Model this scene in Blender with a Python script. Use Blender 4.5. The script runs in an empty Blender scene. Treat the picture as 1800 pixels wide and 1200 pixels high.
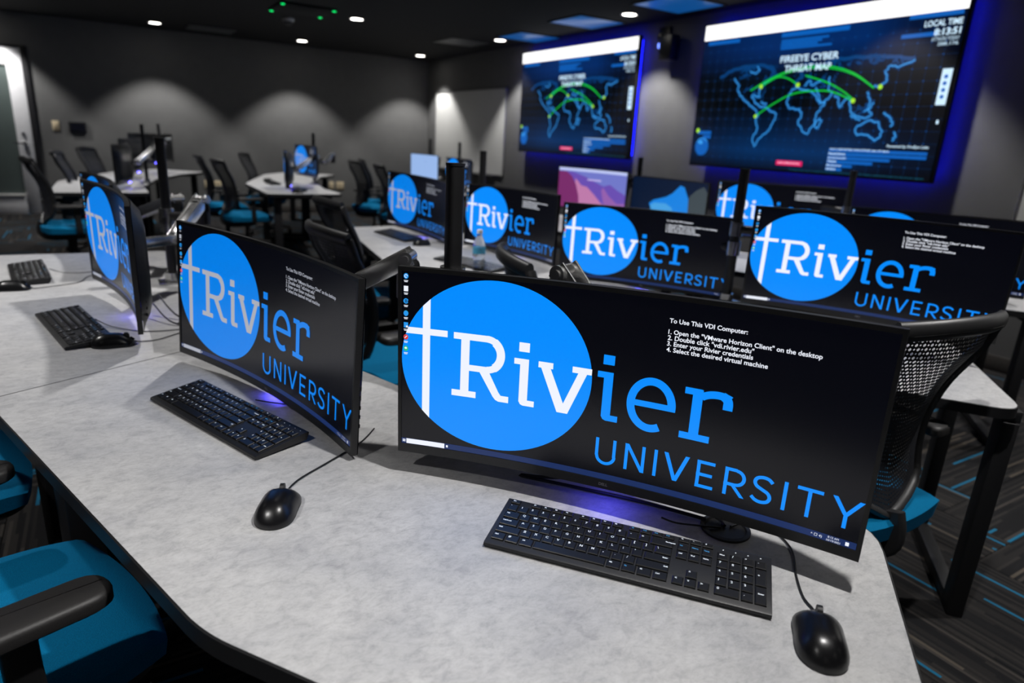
import bpy, bmesh, math, random
from mathutils import Vector, Matrix
random.seed(7)
PI = math.pi
rad = math.radians
scene = bpy.context.scene
COL = scene.collection

# ------------------------------------------------------------------ camera, world, exposure, lamps
a_, p_, r_ = rad(31.9422), rad(16.8981), rad(3.1746)
fw = Vector((math.sin(a_)*math.cos(p_), math.cos(a_)*math.cos(p_), -math.sin(p_)))
rt0 = Vector((math.cos(a_), -math.sin(a_), 0))
up0 = rt0.cross(fw)
rt = rt0*math.cos(r_) + up0*math.sin(r_)
up = -rt0*math.sin(r_) + up0*math.cos(r_)
cam_d = bpy.data.cameras.new('camera')
cam_d.sensor_width = 36
cam_d.lens = 1154.7/1800*36
cam_d.clip_start = .02
cam_d.dof.use_dof = True
cam_d.dof.focus_distance = 1.18
cam_d.dof.aperture_fstop = 3.0
cam = bpy.data.objects.new('camera', cam_d)
COL.objects.link(cam)
M3_ = Matrix((rt, up, -fw)).transposed()
cam.matrix_world = Matrix.Translation((0, 0, 1.368)) @ M3_.to_4x4()
scene.camera = cam

world = bpy.data.worlds.new('world')
scene.world = world
world.use_nodes = True
world.node_tree.nodes['Background'].inputs[0].default_value = (.5, .6, .8, 1)
world.node_tree.nodes['Background'].inputs[1].default_value = .002
scene.view_settings.view_transform = 'Standard'
scene.view_settings.look = 'None'
scene.view_settings.exposure = 0.0
scene.view_settings.gamma = 1.0
scene.view_settings.use_curve_mapping = False

SPOT_W = 124.0
SPOT_ANGLE = 95
LAMP_COL = (1.0, .98, .96)

# ------------------------------------------------------------------ materials
def new_mat(name):
    m = bpy.data.materials.new(name)
    m.use_nodes = True
    b = m.node_tree.nodes['Principled BSDF']
    return m, m.node_tree, b

def pbr(name, col, rough=.5, metal=0., spec=.5, noise=0., nscale=60., bump=0.):
    m, nt, b = new_mat(name)
    b.inputs['Base Color'].default_value = (*col, 1)
    b.inputs['Roughness'].default_value = rough
    b.inputs['Metallic'].default_value = metal
    b.inputs['Specular IOR Level'].default_value = spec
    if noise or bump:
        tc = nt.nodes.new('ShaderNodeTexCoord')
        nz = nt.nodes.new('ShaderNodeTexNoise')
        nz.inputs['Scale'].default_value = nscale
        nz.inputs['Detail'].default_value = 4
        nt.links.new(tc.outputs['Object'], nz.inputs['Vector'])
        if noise:
            rp = nt.nodes.new('ShaderNodeValToRGB')
            rp.color_ramp.elements[0].position = .3
            rp.color_ramp.elements[1].position = .7
            rp.color_ramp.elements[0].color = (*[c*(1-noise) for c in col], 1)
            rp.color_ramp.elements[1].color = (*[min(1, c*(1+noise)) for c in col], 1)
            nt.links.new(nz.outputs['Fac'], rp.inputs['Fac'])
            nt.links.new(rp.outputs['Color'], b.inputs['Base Color'])
        if bump:
            bp = nt.nodes.new('ShaderNodeBump')
            bp.inputs['Strength'].default_value = bump
            bp.inputs['Distance'].default_value = .002
            nt.links.new(nz.outputs['Fac'], bp.inputs['Height'])
            nt.links.new(bp.outputs['Normal'], b.inputs['Normal'])
    return m

def lin(r, g, b):
    def f(c):
        c /= 255
        return c/12.92 if c <= .04045 else ((c+.055)/1.055)**2.4
    return (f(r), f(g), f(b))

def glow(name, col, strength=1., rough=.35, base=(.004, .004, .005)):
    m, nt, b = new_mat(name)
    b.inputs['Base Color'].default_value = (*base, 1)
    b.inputs['Roughness'].default_value = rough
    b.inputs['Emission Color'].default_value = (*col, 1)
    b.inputs['Emission Strength'].default_value = strength
    return m

M = {}
M['black'] = pbr('black plastic', (.008, .008, .009), .42, noise=.15, nscale=90)
M['bezel'] = pbr('bezel plastic', (.012, .012, .013), .38, noise=.1, nscale=150)
M['shell'] = pbr('monitor shell', (.010, .011, .014), .33, noise=.1, nscale=120)
M['key'] = pbr('key plastic', (.006, .006, .0065), .38, noise=.1, nscale=200)
M['kbody'] = pbr('keyboard plastic', (.011, .011, .012), .45, noise=.15, nscale=250, bump=.1)
M['mouse'] = pbr('mouse plastic', (.005, .005, .006), .30, noise=.1, nscale=200)
M['rubber'] = pbr('cable rubber', (.006, .006, .007), .5, noise=.1)
M['steel'] = pbr('powder coated steel', (.006, .006, .007), .48, noise=.2, nscale=200, bump=.1)
M['chrome'] = pbr('polished aluminium', (.86, .86, .86), .26, 1., noise=.08, nscale=40)
M['dchrome'] = pbr('worn polished steel', (.45, .45, .45), .25, 1., noise=.15, nscale=40)
M['edge'] = pbr('black edge band', (.008, .008, .009), .4, noise=.15)
M['seat'] = pbr('blue seat fabric', (.0, .135, .29), .9, spec=.12, noise=.18, nscale=500, bump=.5)
M['mesh'] = pbr('black chair mesh', (.011, .012, .017), .6, noise=.15, nscale=300)
M['frame'] = pbr('chair frame plastic', (.014, .014, .015), .45, noise=.12, nscale=150)
M['pad'] = pbr('arm pad', (.017, .016, .016), .48, noise=.1, nscale=300, bump=.15)
M['wall_unseen'] = pbr('charcoal wall paint', (.03, .03, .031), .8, noise=.04, nscale=8)  # unseen walls kept dark to cut bounced light on the upper walls
M['wall'] = pbr('grey wall paint', (.128, .128, .126), .75, noise=.04, nscale=8, bump=.03)
M['ceil'] = pbr('black ceiling', (.0025, .0025, .0028), .9, noise=.2, nscale=30)
M['cblue_glow'] = glow('ceiling panel with painted blue glow', lin(8, 70, 132), 1., base=(.01, .03, .05))  # blue light on these panels is painted in as weak emission
M['ctile'] = pbr('grey ceiling panel', (.09, .095, .10), .5, noise=.05, nscale=20)
M['base'] = pbr('vinyl baseboard', (.055, .050, .046), .5, noise=.1)
M['white'] = pbr('white plastic', (.75, .74, .72), .4, noise=.03)
M['cream'] = pbr('cream cover plate', (.62, .52, .35), .4, noise=.05)
M['board'] = pbr('whiteboard enamel', (.62, .62, .60), .35, noise=.02, nscale=3)
M['alu'] = pbr('brushed aluminium', (.5, .5, .5), .35, 1., noise=.1)
M['doorw'] = pbr('pale grey door paint', (.74, .74, .76), .4, noise=.04, nscale=10)
M['jamb'] = pbr('dark door jamb', (.018, .018, .02), .4, noise=.1)
M['fglass'] = pbr('frosted dark glass', (.10, .125, .12), .12, noise=.15, nscale=1.5)
M['dark'] = pbr('deep black', (.003, .003, .003), .6, noise=.2)
# screens
BLUE = lin(0, 140, 255)
M['screen'] = glow('dark screen', (.0012, .0014, .0034), 1., .24, base=(.002, .002, .0024))
M['disc'] = glow('blue of screen', BLUE, 1.0, .30)
M['sw'] = glow('white of screen', lin(240, 244, 255), 1.0, .30)
M['disc_aslant'] = glow('blue of dimmer screen', tuple(c*.78 for c in BLUE), 1.0, .30)  # viewing-angle dimming put into the colour: darker copies for screens seen aslant
M['sw_aslant'] = glow('white of dimmer screen', tuple(c*.47 for c in lin(235, 240, 255)), 1.0, .30)
M['task'] = glow('taskbar blue', lin(24, 44, 92), 1.0, .30)
M['green'] = glow('icon green', lin(40, 190, 130), 1.0)
M['cyan'] = glow('icon cyan', lin(40, 150, 235), 1.0)
M['red'] = glow('icon red', lin(215, 60, 60), 1.0)
M['tvblue'] = glow('display blue', lin(10, 95, 185), 1.)
M['tvcoast'] = glow('display coast', lin(60, 160, 240), 1.)
M['tvhalo'] = glow('display coast glow', lin(4, 62, 120), 1.)
M['tvwhite'] = glow('display white', (1, 1, 1), 1.5)
M['tvtext'] = glow('display lettering', lin(205, 235, 255), 1.1)
M['tvgreen'] = glow('display green', lin(20, 200, 60), 1.)
M['tvyellow'] = glow('display yellow', lin(170, 235, 50), 1.)
M['pink'] = glow('display pink', lin(235, 20, 100), 1.)
M['grid'] = glow('display grid', lin(10, 50, 96), 1.)
M['teal'] = glow('display ticker', lin(14, 80, 105), 1.)
M['led'] = glow('blue led strip', (.008, .012, 1.), 17.)
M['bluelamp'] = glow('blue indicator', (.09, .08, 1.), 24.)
M['gled'] = glow('green led', (.0, .8, .15), 2.2)
M['gled2'] = glow('green power mark', (.0, .12, .02), 1.)
M['lens'] = glow('downlight lens', (1., .95, .88), 14., base=(.8, .8, .8))
M['blens'] = glow('blue dot', (.15, .25, 1.), 3.)
M['legend'] = pbr('key legend print', (.80, .86, .92), .5, noise=.02)
M['legendb'] = pbr('blue key legend print', (.04, .26, .55), .5, noise=.02)
M['logo'] = pbr('logo print', (.30, .30, .31), .4, noise=.02)
M['water'] = None
m, nt, b = new_mat('clear bottle plastic')
b.inputs['Base Color'].default_value = (.92, .96, .98, 1)
b.inputs['Roughness'].default_value = .06
b.inputs['Transmission Weight'].default_value = 1.
b.inputs['IOR'].default_value = 1.18
M['clear'] = m
M['label'] = pbr('bottle label', (.06, .34, .55), .4, noise=.2, nscale=60)

# TV background: a vertical blue glow of the displayed picture
m, nt, b = new_mat('display map background')
b.inputs['Base Color'].default_value = (.004, .004, .005, 1)
b.inputs['Roughness'].default_value = .3
tc = nt.nodes.new('ShaderNodeTexCoord')
sp = nt.nodes.new('ShaderNodeSeparateXYZ')
nt.links.new(tc.outputs['UV'], sp.inputs[0])
rp = nt.nodes.new('ShaderNodeValToRGB')
e = rp.color_ramp.elements
e[0].position = 0; e[0].color = (*lin(2, 10, 28), 1)
e[1].position = 1; e[1].color = (*lin(3, 40, 95), 1)
for pos, c in ((.12, lin(2, 44, 92)), (.28, lin(1, 22, 52)), (.42, lin(0, 4, 10)), (.62, lin(1, 10, 24)), (.80, lin(2, 40, 98))):
    q = e.new(pos); q.color = (*c, 1)
nt.links.new(sp.outputs['Y'], rp.inputs['Fac'])
rp2 = nt.nodes.new('ShaderNodeValToRGB')
e = rp2.color_ramp.elements
e[0].position = 0; e[0].color = (.35, .35, .35, 1)
e[1].position = 1; e[1].color = (.12, .12, .12, 1)
for pos, c in ((.3, 1.), (.7, 1.), (.85, .3)):
    q = e.new(pos); q.color = (c, c, c, 1)
nt.links.new(sp.outputs['X'], rp2.inputs['Fac'])
mx = nt.nodes.new('ShaderNodeMix'); mx.data_type = 'RGBA'; mx.blend_type = 'MULTIPLY'
mx.inputs['Factor'].default_value = 1
nt.links.new(rp.outputs['Color'], mx.inputs[6]); nt.links.new(rp2.outputs['Color'], mx.inputs[7])
nt.links.new(mx.outputs[2], b.inputs['Emission Color'])
b.inputs['Emission Strength'].default_value = 1.
M['tvbg'] = m

# grey cement-look laminate
def laminate():
    m, nt, b = new_mat('cement look laminate')
    N = nt.nodes.new; L = nt.links.new
    tc = N('ShaderNodeTexCoord')
    mp = N('ShaderNodeMapping'); mp.inputs['Rotation'].default_value = (0, 0, rad(20)); mp.inputs['Scale'].default_value = (1, 1.5, 1)
    L(tc.outputs['Object'], mp.inputs['Vector'])
    def noise(sc, det, ro, di):
        n = N('ShaderNodeTexNoise'); n.inputs['Scale'].default_value = sc; n.inputs['Detail'].default_value = det; n.inputs['Roughness'].default_value = ro; n.inputs['Distortion'].default_value = di
        L(mp.outputs[0], n.inputs['Vector']); return n
    def ramp(src, els):
        r = N('ShaderNodeValToRGB'); e = r.color_ramp.elements
        e[0].position, e[0].color = els[0][0], (*els[0][1], 1); e[1].position, e[1].color = els[-1][0], (*els[-1][1], 1)
        for p, c in els[1:-1]: q = e.new(p); q.color = (*c, 1)
        L(src, r.inputs['Fac']); return r
    n1 = noise(5, 8, .62, .2); n2 = noise(30, 12, .74, .6); n3 = noise(130, 6, .7, .3)
    r1 = ramp(n1.outputs['Fac'], [(.28, (.39, .392, .405)), (.5, (.47, .468, .47)), (.72, (.53, .525, .52))])
    r2 = ramp(n2.outputs['Fac'], [(.34, (.68, .68, .70)), (.50, (.97, .97, .97)), (.66, (1.12, 1.12, 1.12))])
    r3 = ramp(n3.outputs['Fac'], [(.30, (.78, .78, .79)), (.50, (1, 1, 1)), (.70, (1.08, 1.08, 1.08))])
    def mul(a, c, f):
        mx = N('ShaderNodeMix'); mx.data_type = 'RGBA'; mx.blend_type = 'MULTIPLY'; mx.inputs['Factor'].default_value = f
        L(a, mx.inputs[6]); L(c, mx.inputs[7]); return mx.outputs[2]
    c = mul(mul(r1.outputs['Color'], r2.outputs['Color'], .75), r3.outputs['Color'], .7)
    L(c, b.inputs['Base Color'])
    b.inputs['Roughness'].default_value = .50
    bp = N('ShaderNodeBump'); bp.inputs['Strength'].default_value = .12; bp.inputs['Distance'].default_value = .001
    L(n2.outputs['Fac'], bp.inputs['Height']); L(bp.outputs['Normal'], b.inputs['Normal'])
    return m
M['lam'] = laminate()

# carpet plank: fine lines of colour running along the plank (object coordinates)
def carpet():
    m, nt, b = new_mat('striped carpet plank')
    N = nt.nodes.new; L = nt.links.new
    tc = N('ShaderNodeTexCoord'); oi = N('ShaderNodeObjectInfo')
    sp = N('ShaderNodeSeparateXYZ'); L(tc.outputs['Object'], sp.inputs[0])
    def math_(op, a, bb=None):
        n = N('ShaderNodeMath'); n.operation = op
        for i, v in enumerate((a, bb)):
            if v is None: continue
            if isinstance(v, (int, float)): n.inputs[i].default_value = v
            else: L(v, n.inputs[i])
        return n.outputs[0]
    line = math_('FLOOR', math_('MULTIPLY', sp.outputs['Y'], 88.))
    seg = math_('FLOOR', math_('ADD', math_('MULTIPLY', sp.outputs['X'], 2.6), math_('MULTIPLY', line, .37)))
    cb = N('ShaderNodeCombineXYZ')
    L(line, cb.inputs[0]); L(seg, cb.inputs[1]); L(math_('MULTIPLY', oi.outputs['Random'], 97.), cb.inputs[2])
    wn = N('ShaderNodeTexWhiteNoise'); wn.noise_dimensions = '3D'; L(cb.outputs[0], wn.inputs['Vector'])
    r = N('ShaderNodeValToRGB'); r.color_ramp.interpolation = 'CONSTANT'; e = r.color_ramp.elements
    e[0].position = 0; e[0].color = (.012, .012, .013, 1)
    e[1].position = .972; e[1].color = (.012, .13, .24, 1)
    for pos, c in ((.35, (.020, .019, .019)), (.62, (.028, .026, .025)), (.82, (.050, .045, .041)), (.87, (.014, .014, .015)), (.945, (.085, .072, .058))):
        q = e.new(pos); q.color = (*c, 1)
    L(wn.outputs['Value'], r.inputs['Fac'])
    nz = N('ShaderNodeTexNoise'); nz.inputs['Scale'].default_value = 420; L(tc.outputs['Object'], nz.inputs['Vector'])
    r2 = N('ShaderNodeValToRGB'); r2.color_ramp.elements[0].color = (.55, .55, .55, 1); r2.color_ramp.elements[1].color = (1.3, 1.3, 1.3, 1)
    L(nz.outputs['Fac'], r2.inputs['Fac'])
    mx = N('ShaderNodeMix'); mx.data_type = 'RGBA'; mx.blend_type = 'MULTIPLY'; mx.inputs['Factor'].default_value = .8
    L(r.outputs['Color'], mx.inputs[6]); L(r2.outputs['Color'], mx.inputs[7])
    L(mx.outputs[2], b.inputs['Base Color'])
    b.inputs['Roughness'].default_value = .95
    b.inputs['Specular IOR Level'].default_value = .15
    bp = N('ShaderNodeBump'); bp.inputs['Strength'].default_value = .6; bp.inputs['Distance'].default_value = .003
    L(nz.outputs['Fac'], bp.inputs['Height']); L(bp.outputs['Normal'], b.inputs['Normal'])
    return m
M['carpet'] = carpet()

# ------------------------------------------------------------------ helpers
def link(o, parent=None):
    COL.objects.link(o)
    if parent is not None: o.parent = parent
    return o

def mobj(name, bm, mat, parent=None, smooth=True, angle=35):
    me = bpy.data.meshes.new(name)
    bmesh.ops.recalc_face_normals(bm, faces=bm.faces[:])
    bm.to_mesh(me); bm.free()
    if smooth:
        me.polygons.foreach_set('use_smooth', [True]*len(me.polygons))
        me.set_sharp_from_angle(angle=rad(angle))
    for x in (mat if isinstance(mat, (list, tuple)) else [mat]): me.materials.append(x)
    o = bpy.data.objects.new(name, me)
    return link(o, parent)

def mesh_of(name, me, parent=None):
    return link(bpy.data.objects.new(name, me), parent)

def tag(o, label=None, cat=None, group=None, kind=None):
    if label: o['label'] = label
    if cat: o['category'] = cat
    if group: o['group'] = group
    if kind: o['kind'] = kind
    return o

def thing(name, label, cat, loc=(0, 0, 0), rz=0., group=None):
    o = bpy.data.objects.new(name, None)
    o.empty_display_size = .1
    o.location = loc; o.rotation_euler = (0, 0, rz)
    link(o)
    return tag(o, label, cat, group)

def structure(o):
    o['kind'] = 'structure'
    return o

def dup(root, loc=None, rz=None, label=None, group=None, mw=None):
    c = root.copy(); link(c)
    if mw is not None: c.matrix_world = mw
    else:
        c.location = loc; c.rotation_euler = (0, 0, rz)
    if label: c['label'] = label
    if group: c['group'] = group
    for ch in root.children:
        d = ch.copy(); link(d); d.parent = c
        for g in ch.children:
            h = g.copy(); link(h); h.parent = d
    return c

def box(bm, cx, cy, cz, sx, sy, sz, bev=0., mat=None, seg=2):
    t = bmesh.new()
    bmesh.ops.create_cube(t, size=1)
    bmesh.ops.scale(t, vec=(sx, sy, sz), verts=t.verts)
    if bev: bmesh.ops.bevel(t, geom=t.edges[:], offset=bev, segments=seg, affect='EDGES', profile=.5)
    bmesh.ops.translate(t, vec=(cx, cy, cz), verts=t.verts)
    if mat is not None: bmesh.ops.transform(t, matrix=mat, verts=t.verts)
    merge(bm, t)

def merge(bm, t):
    me = bpy.data.meshes.new('tmp'); t.to_mesh(me); t.free()
    bm.from_mesh(me); bpy.data.meshes.remove(me)

def bar(bm, a, b, w, h, bev=0., upv=(0, 0, 1)):
    """rectangular bar from a to b, w across, h along upv"""
    a = Vector(a); b = Vector(b); d = b-a; Ln = d.length; d.normalize()
    u = Vector(upv); s = d.cross(u)
    if s.length < 1e-4: s = d.cross(Vector((1, 0, 0)))
    s.normalize(); u = s.cross(d)
    m = Matrix((d, s, u)).transposed().to_4x4(); m.translation = (a+b)/2
    box(bm, 0, 0, 0, Ln, w, h, bev, m)

def cyl(bm, a, b, r, r2=None, n=20, caps=True):
    a = Vector(a); b = Vector(b); d = b-a
    t = bmesh.new()
    bmesh.ops.create_cone(t, cap_ends=caps, segments=n, radius1=r, radius2=r if r2 is None else r2, depth=d.length)
    q = Vector((0, 0, 1)).rotation_difference(d.normalized()).to_matrix().to_4x4()
    q.translation = (a+b)/2
    bmesh.ops.transform(t, matrix=q, verts=t.verts)
    merge(bm, t)

def smooth_path(pts, n=6):
    P = [Vector(p) for p in pts]
    if len(P) < 3: return P
    out = []
    for i in range(len(P)-1):
        p0 = P[max(i-1, 0)]; p1 = P[i]; p2 = P[i+1]; p3 = P[min(i+2, len(P)-1)]
        for k in range(n):
            t = k/n
            out.append(.5*((2*p1)+(-p0+p2)*t+(2*p0-5*p1+4*p2-p3)*t*t+(-p0+3*p1-3*p2+p3)*t**3))
    out.append(P[-1])
    return out

def sweep(bm, pts, prof, upv=(0, 0, 1), scale=None, caps=True):
    """sweep a closed 2D profile [(s,u)] along pts"""
    P = [Vector(p) for p in pts]; rings = []
    n = len(P)
    for i, p in enumerate(P):
        d = (P[min(i+1, n-1)]-P[max(i-1, 0)]).normalized()
        s = d.cross(Vector(upv))
        if s.length < 1e-3: s = d.cross(Vector((1, 0, 0)))
        s.normalize(); u = s.cross(d)
        k = scale(i/(n-1)) if scale else (1, 1)
        rings.append([bm.verts.new(p+s*x*k[0]+u*y*k[1]) for x, y in prof])
    for i in range(n-1):
        A, B = rings[i], rings[i+1]
        for j in range(len(prof)):
            bm.faces.new((A[j], A[(j+1) % len(prof)], B[(j+1) % len(prof)], B[j]))
    if caps:
        bm.faces.new(rings[0][::-1]); bm.faces.new(rings[-1])

def circ(r, n=8, r2=None):
    return [(r*math.cos(2*PI*i/n), (r2 or r)*math.sin(2*PI*i/n)) for i in range(n)]

def rrect(w, h, r, n=3):
    o = []
    for cx, cy, a0 in ((w/2-r, h/2-r, 0), (-w/2+r, h/2-r, 90), (-w/2+r, -h/2+r, 180), (w/2-r, -h/2+r, 270)):
        for k in range(n+1):
            a = rad(a0+90*k/n); o.append((cx+r*math.cos(a), cy+r*math.sin(a)))
    return o

def tube(name, pts, r, mat, parent=None, n=7, sm=6):
    bm = bmesh.new(); sweep(bm, smooth_path(pts, sm), circ(r, n))
    return mobj(name, bm, mat, parent, angle=80)

def lathe(bm, prof, n=28, cx=0, cy=0, cz=0):
    rings = []
    for r, z in prof:
        rings.append([bm.verts.new((cx+r*math.cos(2*PI*i/n), cy+r*math.sin(2*PI*i/n), cz+z)) for i in range(n)] if r > 1e-6 else [bm.verts.new((cx, cy, cz+z))])
    for A, B in zip(rings, rings[1:]):
        for i in range(n):
            j = (i+1) % n
            if len(A) == 1 and len(B) == 1: continue
            if len(A) == 1: bm.faces.new((A[0], B[j], B[i]))
            elif len(B) == 1: bm.faces.new((A[i], A[j], B[0]))
            else: bm.faces.new((A[i], A[j], B[j], B[i]))
    if len(rings[0]) > 1: bm.faces.new(rings[0][::-1])
    if len(rings[-1]) > 1: bm.faces.new(rings[-1])

def prism(bm, pts, z0, z1):
    A = [bm.verts.new((x, y, z0)) for x, y in pts]; B = [bm.verts.new((x, y, z1)) for x, y in pts]
    n = len(pts)
    for i in range(n): bm.faces.new((A[i], A[(i+1) % n], B[(i+1) % n], B[i]))
    bm.faces.new(A[::-1]); bm.faces.new(B)

def round_poly(pts, radii, n=6):
    out = []; N = len(pts)
    for i, p in enumerate(pts):
        r = radii[i]; p = Vector(p).to_2d()
        if r <= 0: out.append(tuple(p)); continue
        a = (Vector(pts[i-1]).to_2d()-p).normalized(); b = (Vector(pts[(i+1) % N]).to_2d()-p).normalized()
        p0 = p+a*r; p1 = p+b*r
        for k in range(n+1):
            t = k/n
            out.append(tuple(p0*(1-t)**2+p*2*t*(1-t)+p1*t*t))
    return out

def text_mesh(txt, size=1., width=None, offset=0., align='LEFT', spacing=1.0, height=None, shear=0.):
    cu = bpy.data.curves.new('txt', 'FONT'); cu.body = txt; cu.size = size; cu.align_x = align
    cu.offset = offset; cu.fill_mode = 'FRONT'; cu.resolution_u = 3; cu.space_character = spacing; cu.shear = shear
    o = bpy.data.objects.new('txt', cu); COL.objects.link(o)
    me = bpy.data.meshes.new_from_object(o)
    bpy.data.objects.remove(o); bpy.data.curves.remove(cu)
    bm = bmesh.new(); bm.from_mesh(me); bpy.data.meshes.remove(me)
    if width or height:
        xs = [v.co.x for v in bm.verts]; ys = [v.co.y for v in bm.verts]
        sx = width/(max(xs)-min(xs)) if width else 1; x0 = min(xs)
        sy = height/(max(ys)-min(ys)) if height else sx
        if not width: sx = sy
        for v in bm.verts:
            v.co.x = (v.co.x-x0)*sx; v.co.y *= sy
    return bm

def moved(bm, x, y, z=0.):
    bmesh.ops.translate(bm, vec=(x, y, z), verts=bm.verts); return bm

def at_desk(v, z=.735): return (v[0], v[1], z)

# ------------------------------------------------------------------ flat figures in millimetres of the picture
def F_poly(bm, pts):
    vs = [bm.verts.new((x, y, 0)) for x, y in pts]
    f = bm.faces.new(vs)
    if len(pts) > 4: bmesh.ops.triangulate(bm, faces=[f])

def F_rect(bm, x0, y0, x1, y1): F_poly(bm, [(x0, y0), (x1, y0), (x1, y1), (x0, y1)])

def F_ell(bm, cx, cy, rx, ry, n=72):
    F_poly(bm, [(cx+rx*math.cos(2*PI*i/n), cy+ry*math.sin(2*PI*i/n)) for i in range(n)])

def F_arc(bm, cx, cy, rx, ry, a0, a1, w, n=26, w1=None):
    prev = None
    for i in range(n+1):
        t = i/n; a = rad(a0+(a1-a0)*t); ww = w if w1 is None else w+(w1-w)*t
        c, s = math.cos(a), math.sin(a)
        A = bm.verts.new((cx+(rx-ww/2)*c, cy+(ry-ww/2)*s, 0)); B = bm.verts.new((cx+(rx+ww/2)*c, cy+(ry+ww/2)*s, 0))
        if prev: bm.faces.new((prev[0], prev[1], B, A))
        prev = (A, B)

def F_line(bm, pts, w, cap=False):
    P = [Vector((x, y)) for x, y in pts]; prev = None
    for i, p in enumerate(P):
        d = (P[min(i+1, len(P)-1)]-P[max(i-1, 0)])
        if d.length < 1e-9: continue
        d.normalize(); s = Vector((-d.y, d.x))*w/2
        A = bm.verts.new((*(p+s), 0)); B = bm.verts.new((*(p-s), 0))
        if prev: bm.faces.new((prev[0], prev[1], B, A))
        prev = (A, B)

# ------------------------------------------------------------------ curved monitor
R_C = 2.06
def wrap(bm, off):
    """bend a flat figure (mm) onto the curved panel, off metres in front of the glass"""
    for x in range(20, 813, 20):
        bmesh.ops.bisect_plane(bm, geom=bm.verts[:]+bm.edges[:]+bm.faces[:], plane_co=(x, 0, 0), plane_no=(1, 0, 0), dist=1e-5)
    for v in bm.verts:
        th = (v.co.x-406.5)/1000/R_C
        R = R_C-off
        v.co = Vector((R*math.sin(th), -R_C+R*math.cos(th), v.co.y/1000))
    return bm

def flat_mesh(name, bm, mat):
    me = bpy.data.meshes.new(name); bm.to_mesh(me); bm.free(); me.materials.append(mat)
    return me

def front_mesh(name, bm, mat, off):
    wrap(bm, off)
    for f in bm.faces:
        f.normal_update()
        if f.normal.y > 0: f.normal_flip()
    return flat_mesh(name, bm, mat)

def clip_disc(bm, inside=True):
    pass

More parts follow.
